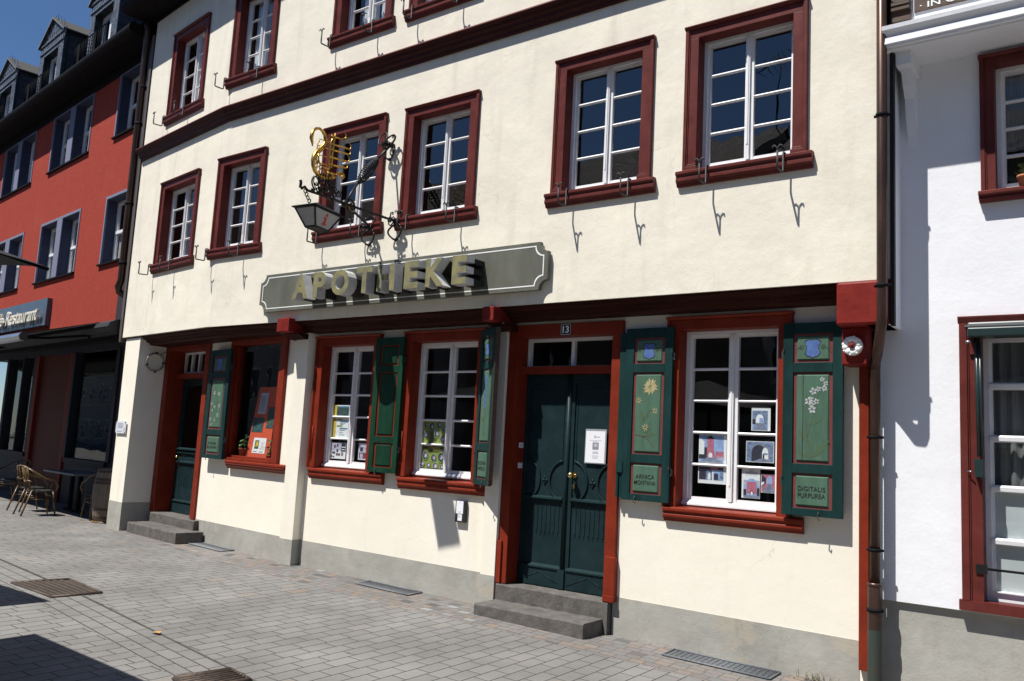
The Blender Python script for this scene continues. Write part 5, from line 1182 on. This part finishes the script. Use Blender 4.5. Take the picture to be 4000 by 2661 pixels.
b = MB(UB); b.tube([UB(-15.6, 7.3, 1.66), UB(-15.6, 7.28, 1.60)], .02, 6); b.box(-30, -14.6, 7.40, 7.6, 1.56, 1.64); b.build('bracket_rail', gutterm, AW)
SG = thing('restaurant_sign', tuple(UB(-21, 7.5, 2.1)), 'blue grey sign box with white raised lettering Café-Restaurant on the red wall', 'sign')
MB(UB).box(-23.9, -18.86, 7.50, RD, 2.09, 2.68).build('sign_box', mat('slate_blue_sign', (.075, .105, .145), .35, var=.15, vscale=3), SG)
b = MB(UB); b.text('Restaurant', -21.20, 2.195, -19.06, 2.52, 7.38, depth=.045, shear=.12, offset=.008); b.text('Café-', -22.55, 2.195, -21.27, 2.52, 7.38, depth=.045, shear=.12, offset=.008)
for k in range(12): b.tube([UB(-22.4+.29*k, 7.42, 2.3), UB(-22.4+.29*k, 7.50, 2.3)], .008, 4)
b.build('lettering', mat('cream_letter', (.72, .68, .58), .45), SG)
# downpipe between the two houses
DP = thing('downpipe', tuple(UB(-14.75, 7.4, 2.4)), 'slim brown downpipe in the gap between the red and the cream house', 'downpipe')
b = MB(); b.tube([UB(-14.64, 7.30, 7.62), UB(-14.66, 7.36, 7.3), UB(-14.66, 7.38, 2.62), UB(-14.70, 7.36, 2.50), UB(-14.74, 7.40, 2.42), UB(-14.70, 7.50, 2.36), UB(-14.66, 7.58, 2.36)], .062, 10); b.build('pipe', copper, DP)
for z_ in (6.2, 5.5, 4.0, 2.9): MB().tube([UB(-14.66, 7.38, z_), UB(-14.66, 7.38, z_+.05)], .075, 10).build('pipe_clamp', gutterm, DP)
b = MB(UB); b.box(-14.52, -14.43, 7.40, 7.48, 1.5, 7.2); b.build('edge_strip', mat('grey_brown_strip', (.10, .085, .075), .5), DP)

# ------------------------------------------------------------------ downpipe at the right corner
DP = thing('downpipe', (-1.83, 7.6, -1.8), 'brown copper downpipe with a swan neck between the pharmacy and the white house', 'downpipe')
b = MB(); b.tube([(-1.712, 7.33, 7.6), (-1.712, 7.33, 1.26), (-1.718, 7.34, 1.20), (-1.745, 7.40, 1.08), (-1.795, 7.53, .97), (-1.828, 7.60, .90), (-1.836, 7.62, .84), (-1.84, 7.62, -.95)], .0425, 14); b.build('pipe', copper, DP)
b = MB(); b.tube([(-1.84, 7.62, -.93), (-1.84, 7.62, -1.3)], .056, 14, cap=False); b.tube([(-1.84, 7.62, -.93), (-1.84, 7.62, -.955)], .060, 14); b.build('sleeve', copper, DP)
b = MB(); b.tube([(-1.84, 7.62, -1.28), (-1.84, 7.62, -1.95)], .0555, 14, cap=False); b.build('standpipe', verdig, DP)
for x, y, z_ in ((-1.712, 7.33, 4.02), (-1.712, 7.33, 2.95), (-1.712, 7.33, 1.485), (-1.84, 7.62, .25), (-1.84, 7.62, -.68), (-1.84, 7.62, -1.16)):
    b = MB(); r_ = .064 if z_ < -1 else .050
    b.tube([(x, y, z_), (x, y, z_+.028)], r_, 14); b.tube([(x-.065, y+.01, z_+.014), (x+.068, y+.01, z_+.014)], .012, 6); b.tube([(x, y, z_+.014), (x, y+.12, z_+.014)], .010, 6)
    b.build('pipe_clamp', gutterm, DP)
b = MB(FL); b.box(-1.90, -1.852, 7.70, 7.80, -1.66, 1.18); b.build('gap_shade_strip', gutterm, DP)  # dark strip standing in for the shade of the gap

# ------------------------------------------------------------------ the white house on the right
YW = 7.78
V_ = thing('white_house', (0, YW, -1.8), 'white plastered house with dark red windows and a white cornice next to the pharmacy', 'building')
b = MB(FL); wall(b, YW, -1.86, 4.0, -1.075, 3.56, [(-1.0, .2, 2.30, 3.46), (-1.17, .5, -.99, 1.22)]); b._add([(-1.86, YW, -1.075), (4, YW, -1.04), (4, YW+.1, -1.04), (-1.86, YW+.1, -1.075)], [(0, 1, 2, 3)])
b.build('wall', whitew, V_)
b = MB(FL); b.box(-1.86, 4, YW+.035, YW+.3, -2.3, -1.03); b.build('plinth', plinthm, V_)
cn = MB(FL); cn.prof([(YW, 3.74), (7.30, 3.74), (7.27, 3.725), (7.275, 3.69), (7.31, 3.66), (7.325, 3.64), (7.305, 3.63), (7.30, 3.575), (7.315, 3.57), (7.315, 3.553), (7.345, 3.55), (7.345, 3.535), (YW, 3.535)], -1.70, 4.0); cn.build('cornice', whitew, V_)
b = MB(FL); b.box(-1.62, -1.50, 7.42, YW, 3.42, 3.535); b.prof([(YW, 3.42), (7.52, 3.42), (7.58, 3.30), (7.66, 3.20), (7.70, 3.05), (7.76, 2.90), (YW, 2.80)], -1.60, -1.52); b.build('cornice_bracket', whitew, V_)
b = MB(FL); b.box(-1.69, 4, 7.42, YW, 3.74, 5.2); b.build('upper_wall', whitew, V_)
b = MB(FL); b.box(-1.648, -1.495, 7.385, 7.5, 3.80, 3.89); b.prof([(7.36, 3.89), (7.36, 3.915), (7.39, 3.92), (7.36, 3.935), (7.36, 3.965), (7.5, 3.965), (7.5, 3.89)], -1.648, -1.50); b.box(-1.648, -1.50, 7.375, 7.5, 3.965, 4.3); b.build('timber_joist_end', brownt, V_)
b = MB(FL); b.box(-1.47, 4, 7.405, 7.5, 3.856, 4.25); bm_ = b.build('timber_beam', brownt, V_)
b = MB(FL); b.text('· IN GOTT', -1.425, 3.872, -.93, 3.925, 7.401, offset=.012); b.build('lettering', white, bm_)
w = surround(FL, -1.036, .30, 2.30, 3.50, YW, .105, .09, .16, rim=.03).build('window', oxblood, V_)
sash(FL, w, -.945, .21, 2.31, 3.42, YW+.10, 4, fw=.05, mul=.09)
MB(FL).prof(SILLP(YW, 2.31, .10, .085), -1.05, .33).build('sill', oxblood, w)
c = MB(FL); c.smooth = True
vs = []
for i in range(40): vs += [FL(-.95+1.2*i/39, YW+.19+.012*math.sin(i*1.7), 2.7), FL(-.95+1.2*i/39, YW+.19+.012*math.sin(i*1.7), 3.45)]
c._add(vs, [(2*i, 2*i+2, 2*i+3, 2*i+1) for i in range(39)]); c.build('curtain', greycurt, w)
w = surround(FL, -1.212, .55, -.985, 1.275, YW-.01, .15, .14, .17, rim=.055).build('window', oxblood, V_)
MB(FL).box(-1.235, .6, YW-.05, YW+.1, -1.065, -.985).build('sill', oxblood, w)
s = MB(FL); d = YW+.12; s.box(-1.062, .42, d, d+.06, -.985, -.91); s.box(-1.062, .42, d, d+.06, 1.08, 1.14); s.box(-1.062, -1.02, d, d+.06, -.91, 1.08); s.box(-.34, -.25, d-.01, d+.05, -.91, 1.08)
for z_ in (.72, .295, -.105, -.52): s.prof([(d+.05, z_-.03), (d-.012, z_-.02), (d-.016, z_+.012), (d, z_+.026), (d+.05, z_+.028)], -1.02, -.34)
for x in (-1.02, -.36): s.box(x, x+.02, d+.012, d+.05, -.91, 1.08)
s.build('sash', whitep, w)
MB(FL).face([(-1.0, -.90), (-.34, -.90), (-.34, 1.08), (-1.0, 1.08)], d+.035).build('glass_pane', pane, w)
MB(FL).face([(-1.02, -.91), (-.34, -.91), (-.34, -.11), (-1.02, -.11)], d+.045).build('frosted_film', frost, w)
c = MB(FL); c.smooth = True; vs = []
for i in range(50): vs += [FL(-1.02+.75*i/49, d+.12+.016*math.sin(i*1.1), -.95), FL(-1.02+.75*i/49, d+.12+.016*math.sin(i*1.1), 1.1)]
c._add(vs, [(2*i, 2*i+2, 2*i+3, 2*i+1) for i in range(49)]); c.build('curtain', greycurt, w)
b = MB(); b.tube([(-1.05, YW+.02, -.735), (.4, YW+.02, -.745)], .011, 6); b.fr = FL; b.box(-1.115, -1.035, YW-.045, YW-.028, -.77, -.70); b.tube([(-1.05, YW+.02, -.735), (-1.05, YW-.03, -.735)], .012, 6); b.build('window_bar', iron, w)
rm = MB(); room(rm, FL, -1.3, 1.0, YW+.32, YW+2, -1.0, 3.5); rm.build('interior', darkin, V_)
AW = thing('cassette_awning', (-.6, YW-.08, 1.15), 'dark green window awning in its cassette with a folded arm on the white house', 'awning')
b = MB(FL); b.box(-1.135, .5, YW-.17, YW-.015, 1.09, 1.165); b.build('cassette', mat('dark_green_metal', (.018, .035, .035), .3, var=.1), AW, bevel=.01)
b = MB(FL); b.box(-1.14, .5, YW-.12, YW-.015, 1.17, 1.215); b.build('cassette_cover', mat('grey_metal_cover', (.16, .165, .165), .35), AW, bevel=.012)
b = MB(); b.tube([(-1.085, YW-.07, 1.10), (-1.075, YW-.07, .14)], .016, 8); b.tube([(-1.060, YW-.075, 1.05), (-1.052, YW-.075, .14)], .010, 8); b.box(-1.105, -1.045, YW-.10, YW-.03, -.02, .12); b.tube([(-1.10, YW-.07, .12), (-1.05, YW-.07, -.04)], .02, 6); b.build('folding_arm', mat('dark_green_metal', (.018, .035, .035), .3), AW)
b = MB(); b.box(-1.165, -1.13, YW-.08, YW-.05, 1.185, 1.20); b.tube([(-1.16, YW-.09, 1.06), (-1.12, YW-.09, 1.062)], .012, 6); b.tube([(-1.16, YW-.06, .02), (-1.13, YW-.08, .02)], .006, 6); b.build('fixing', alu, AW)
T = thing('flower_pot', (-.72, YW-.06, 2.315), 'small terracotta flower pot with a plant on the sill of the white house', 'flower pot')
b = MB(); b.lathe(-.72, YW-.06, [(0, 2.316), (.040, 2.316), (.052, 2.38), (.058, 2.382), (.058, 2.402), (.05, 2.402), (0, 2.39)], 16); b.build('pot', terra, T)
b = MB()
for i in range(60):
    a, r_, h = random.uniform(0, 6.28), random.uniform(0, .06), random.uniform(0, .09); c = Vector((-.72+math.cos(a)*r_, YW-.06+math.sin(a)*r_, 2.41+h)); d_ = Vector((math.cos(a), math.sin(a), .6))*.018; s_ = Vector((-d_.y, d_.x, 0))*.5
    b._add([c-d_, c+s_, c+d_, c-s_], [(0, 1, 2, 3)])
b.build('foliage', leafm, T)

# ------------------------------------------------------------------ terrace furniture
def bistro_chair(x, y, rz, label):
    """open bamboo-look armchair: woven seat, hooped back and arms, splayed legs"""
    g = gz(x); t = thing('bistro_chair', (0, 0, 0), label, 'chair', 'bistro chairs on the restaurant terrace')
    V = Vector
    b = MB(); hw, dp, sh = .22, .22, .45
    b.lathe(0, 0, [(0, sh-.02), (.20, sh-.025), (.235, sh-.01), (.235, sh+.005), (.2, sh+.012), (0, sh+.006)], 20); b.build('seat', wicker, t)
    for sx in (-1, 1):
        for sy in (-1, 1):
            l = MB(); foot = V((sx*.22, sy*(.24 if sy > 0 else .34), 0)); topp = V((sx*.19, sy*.17, sh-.01)) if sy > 0 else V((sx*.20, -.19, sh+.02))
            l.tube([foot, foot*.5+topp*.5+V((0, .0, 0)), topp], .016, 8); l.build('leg', rattan, t)
    b = MB()
    for sy in (-.17, .17): b.tube([V((-.20, sy, .36)), V((.20, sy, .36))], .010, 6)
    for sx in (-.2, .2): b.tube([V((sx, -.24, .30)), V((sx*.95, .19, .30))], .010, 6); b.tube([V((sx, .18, .30)), V((sx*.6, .17, .42))], .009, 6)
    b.build('stretcher', rattan, t)
    b = MB()
    hoop = [V((-.24, .20, sh)), V((-.285, .22, sh+.10)), V((-.29, .14, sh+.19)), V((-.28, -.02, sh+.24)), V((-.25, -.18, sh+.33)), V((-.16, -.27, sh+.40)), V((0, -.30, sh+.42))]
    b.tube(hoop + [V((-p.x, p.y, p.z)) for p in hoop[-2::-1]], .015, 8); b.build('arm_hoop', rattan, t)
    b = MB()
    for x_ in (-.13, -.05, .05, .13): b.tube([V((x_*1.1, -.20, sh)), V((x_, -.29, sh+.41))], .011, 6)
    b.tube([V((-.21, -.22, sh+.17)), V((-.10, -.26, sh+.19)), V((0, -.27, sh+.16)), V((.10, -.26, sh+.19)), V((.21, -.22, sh+.17))], .012, 6)
    b.build('backrest', rattan, t)
    t.location = (x, y, g); t.rotation_euler = (0, 0, rz)
    return t
ch0 = bistro_chair(-16.62, 7.80, R(-8), 'tan and black bistro chair nearest the barrel, with its back to the street')
dup(ch0, (-17.45, 8.06, gz(-17)), R(4), 'tan and black bistro chair half hidden behind the one with its back to the street')
dup(ch0, (-15.62, 8.42, gz(-15)), R(78), 'bistro chair half hidden between the terrace table and the oak barrel')
dup(ch0, (-19.9, 8.75, gz(-19)), R(-150), 'bistro chair in deep shade, the one farthest from the barrel')
T = thing('terrace_table', (-16.9, 8.62, -1.68), 'grey topped terrace table standing before the dark restaurant window', 'table')
b = MB(Frame(-16.9, 8.62, .131)); b.box(-17.75, -16.10, 8.26, 8.98, -.935, -.900); b.build('table_top', tablem, T, bevel=.006)
b = MB(Frame(-16.9, 8.62, .131)); b.box(-16.75, -16.68, 8.58, 8.65, -1.64, -.935); b.box(-17.18, -17.11, 8.58, 8.65, -1.64, -.935); b.box(-17.4, -16.4, 8.59, 8.64, -1.66, -1.62); b.build('table_leg', gutterm, T)
T = thing('wine_barrel', (-15.02, 8.30, -1.68), 'old grey oak barrel with iron hoops beside the cream pillar', 'barrel')
bx, by, g0 = -15.02, 8.30, -1.66
prof = [(0, g0), (.25, g0), (.262, g0+.05), (.295, g0+.25), (.312, g0+.46), (.298, g0+.66), (.262, g0+.88), (.252, g0+.93), (.235, g0+.93), (.23, g0+.90), (0, g0+.90)]
b = MB(); b.lathe(bx, by, prof, 40); b.build('stave', wood, T)
for za, ra in ((.05, .268), (.20, .293), (.66, .303), (.72, .294), (.86, .270)):
    b = MB(); b.lathe(bx, by, [(ra, g0+za), (ra+.004 if za < .4 else ra-.006, g0+za+.045)], 40); b.lathe(bx, by, [(ra-.01, g0+za), (ra, g0+za)], 40); b.build('hoop', casti, T)
b = MB(); b.lathe(bx, by, [(0, -1.683), (.27, -1.683), (.28, -1.665), (.27, -1.655), (0, -1.655)], 24); b.build('base_ring', rattan, T)

def parasol(loc, cx, cy, hx, hy, z, rise, rz, label):
    t = thing('parasol', loc, label, 'parasol', 'black parasols over the street')
    m = MB(); m.smooth = True; c, s = math.cos(rz), math.sin(rz)
    W_ = lambda x, y, zz: Vector((cx+x*c-y*s, cy+x*s+y*c, zz)); N = 12
    for q in range(4):
        cor = [(-hx, -hy), (hx, -hy), (hx, hy), (-hx, hy)]; a, b_ = cor[q], cor[(q+1) % 4]; vs = []; fs = []
        for i in range(N+1):
            for j in range(N+1):
                r_ = i/N; t_ = j/N; x, y = a[0]+(b_[0]-a[0])*t_, a[1]+(b_[1]-a[1])*t_
                bow = 4*t_*(1-t_)*r_*r_; vs.append(W_(x*r_*(1-.03*bow), y*r_*(1-.03*bow), z+rise*(1-r_)+.10*bow))
        for i in range(N):
            for j in range(N): k = i*(N+1)+j; fs.append((k, k+1, k+N+2, k+N+1))
        m._add(vs, fs)
    m.build('canopy', blackm, t)
    p = MB(); p.tube([(cx, cy, gz(cx)), (cx, cy, z+rise+.06)], .03, 10); p.lathe(cx, cy, [(0, gz(cx)), (.32, gz(cx)), (.32, gz(cx)+.08), (.06, gz(cx)+.12), (0, gz(cx)+.12)], 20); p.build('pole', gutterm, t)
    r_ = MB()
    for x, y in ((-hx, -hy), (hx, -hy), (hx, hy), (-hx, hy)): r_.tube([W_(0, 0, z+rise-.03), W_(x, y, z-.012)], .012, 6); r_.tube([W_(0, 0, z+rise-.62), W_(x*.5, y*.5, z+rise*.5-.02)], .009, 6)
    r_.build('rib', gutterm, t)
parasol((-6.55, .76, -1.73), -6.55, .76, 1.52, 1.52, .885, .62, R(-1.5), 'black parasol whose corner juts out in front of the red restaurant wall')
parasol((-10.62, 1.52, -1.68), -10.62, 1.52, 1.47, 1.47, .885, .62, R(0), 'second black parasol, seen only by its shadow on the manhole cover')

# ------------------------------------------------------------------ the far side of the street, seen in the window panes
tile = paving('dark_roof_tiles', .20, .30, .03, [(0, (.05, .042, .036)), (1, (.10, .082, .07))], (.012, .01, .009), bump=.05)
for n_ in tile.node_tree.nodes:
    if n_.bl_idname == 'ShaderNodeMapping': n_.inputs['Rotation'].default_value = (R(-42), 0, R(90))
far = [(-120, -82, 8.0, 10.6, (.30, .29, .27), 'brownish grey'), (-82, -50, 8.6, 11.2, (.34, .33, .31), 'broad grey'), (-50, -32, 8.2, 10.8, (.40, .38, .35), 'grey'), (-32, -19, 8.4, 11.0, (.45, .44, .43), 'off-white'), (-19, -9, 8.3, 10.9, (.30, .25, .18), 'ochre'), (-9, 2, 7.9, 10.4, (.34, .32, .28), 'stone coloured'), (2, 14, 8.5, 11.0, (.40, .37, .34), 'pale')]
for x0_, x1_, ze, zr, col_, nm in far:
    t = thing('opposite_house', ((x0_+x1_)/2, -7.5, -1.8), nm + ' house across the street, seen only mirrored in the window panes', 'house', 'houses across the street')
    yF = -7.0
    b = MB(); b._add([(x0_, yF, -2), (x1_, yF, -2), (x1_, yF, ze), (x0_, yF, ze), (x0_, yF-8, -2), (x1_, yF-8, -2), (x1_, yF-8, ze), (x0_, yF-8, ze), (x0_, yF-4, zr-.1), (x1_, yF-4, zr-.1)], [(1, 0, 3, 2), (0, 4, 7, 8, 3), (5, 1, 2, 9, 6), (4, 5, 6, 7)]); b.build('wall', mat('far_wall_'+nm.split()[0], col_, .9, var=.08, vscale=1), t)
    b = MB(); b._add([(x0_-.1, yF+.45, ze-.35), (x1_+.1, yF+.45, ze-.35), (x1_+.1, yF-4, zr), (x0_-.1, yF-4, zr), (x1_+.1, yF-8.4, ze-.3), (x0_-.1, yF-8.4, ze-.3)], [(0, 1, 2, 3), (3, 2, 4, 5)]); b.build('roof', tile, t)
    for k in range(int((x1_-x0_)//2.6)):
        for z_ in (-1.0, 2.3, 5.4):
            xx = x0_+1.3+2.6*k; w = MB(); w.box(xx-.62, xx+.62, yF, yF+.05, z_-.1, z_+1.75); w = w.build('window', whitep, t)
            b = MB(); b.box(xx-.5, xx+.5, yF+.05, yF+.06, z_, z_+1.65); b.build('glass_pane', black, w)
AN_ = thing('roof_aerial', (-9.2, -11, 10.5), 'thin roof aerial across the street, mirrored in the upper right window', 'aerial')
b = MB(); b.tube([(-9.2, -10.9, 10.0), (-9.2, -10.9, 13.2)], .03, 6); b.tube([(-9.9, -10.9, 12.8), (-8.4, -10.9, 13.1)], .02, 5)
for k in range(8): b.tube([(-9.8+.18*k, -11.3, 12.82+.036*k), (-9.8+.18*k, -10.5, 12.82+.036*k)], .01, 4)
b.build('mast', iron, AN_)

# ------------------------------------------------------------------ light, sky, camera
sdir = Vector((-.49, -1.0, 2.06)).normalized()
W = bpy.data.worlds.new('World'); SC.world = W; W.use_nodes = True; nt = W.node_tree; nt.nodes.clear()
o = _n(nt, 'ShaderNodeOutputWorld'); bg = _n(nt, 'ShaderNodeBackground'); sky = _n(nt, 'ShaderNodeTexSky')
sky.sky_type = 'NISHITA'; sky.sun_disc = False; sky.sun_elevation = math.asin(sdir.z); sky.sun_rotation = math.atan2(sdir.x, sdir.y) % (2*math.pi)
sky.air_density = 1.0; sky.dust_density = 0; sky.ozone_density = 10; sky.altitude = 300
bg.inputs['Strength'].default_value = .066
_lk(nt, sky.outputs[0], bg.inputs[0]); _lk(nt, bg.outputs[0], o.inputs[0])
L = bpy.data.lights.new('sun', 'SUN'); L.energy = 5.0; L.angle = R(.53); L.color = (1, .97, .925)
lo = bpy.data.objects.new('sun', L); COL.objects.link(lo); lo.rotation_euler = sdir.to_track_quat('Z', 'Y').to_euler()

yaw, pit, rol = R(-36.78998), R(7.25253), R(3.08476)
f0 = Vector((math.sin(yaw), math.cos(yaw), 0)); r0 = Vector((math.cos(yaw), -math.sin(yaw), 0)); u0_ = Vector((0, 0, 1))
f2 = f0*math.cos(pit)+u0_*math.sin(pit); u2 = -f0*math.sin(pit)+u0_*math.cos(pit)
r3 = r0*math.cos(rol)+u2*math.sin(rol); u3 = -r0*math.sin(rol)+u2*math.cos(rol)
cam = bpy.data.cameras.new('camera'); cam.sensor_width = 36; cam.lens = 3334.38/4000*36; cam.clip_start = .05; cam.clip_end = 500
co = bpy.data.objects.new('camera', cam); COL.objects.link(co)
m = Matrix((( r3.x, u3.x, -f2.x, 0), (r3.y, u3.y, -f2.y, 0), (r3.z, u3.z, -f2.z, 0), (0, 0, 0, 1)))
co.matrix_world = m; SC.camera = co
vs = SC.view_settings; vs.view_transform = 'Standard'; vs.look = 'None'; vs.exposure = .47; vs.gamma = 1
for ob in bpy.data.objects:
    if '_o' in ob: del ob['_o']
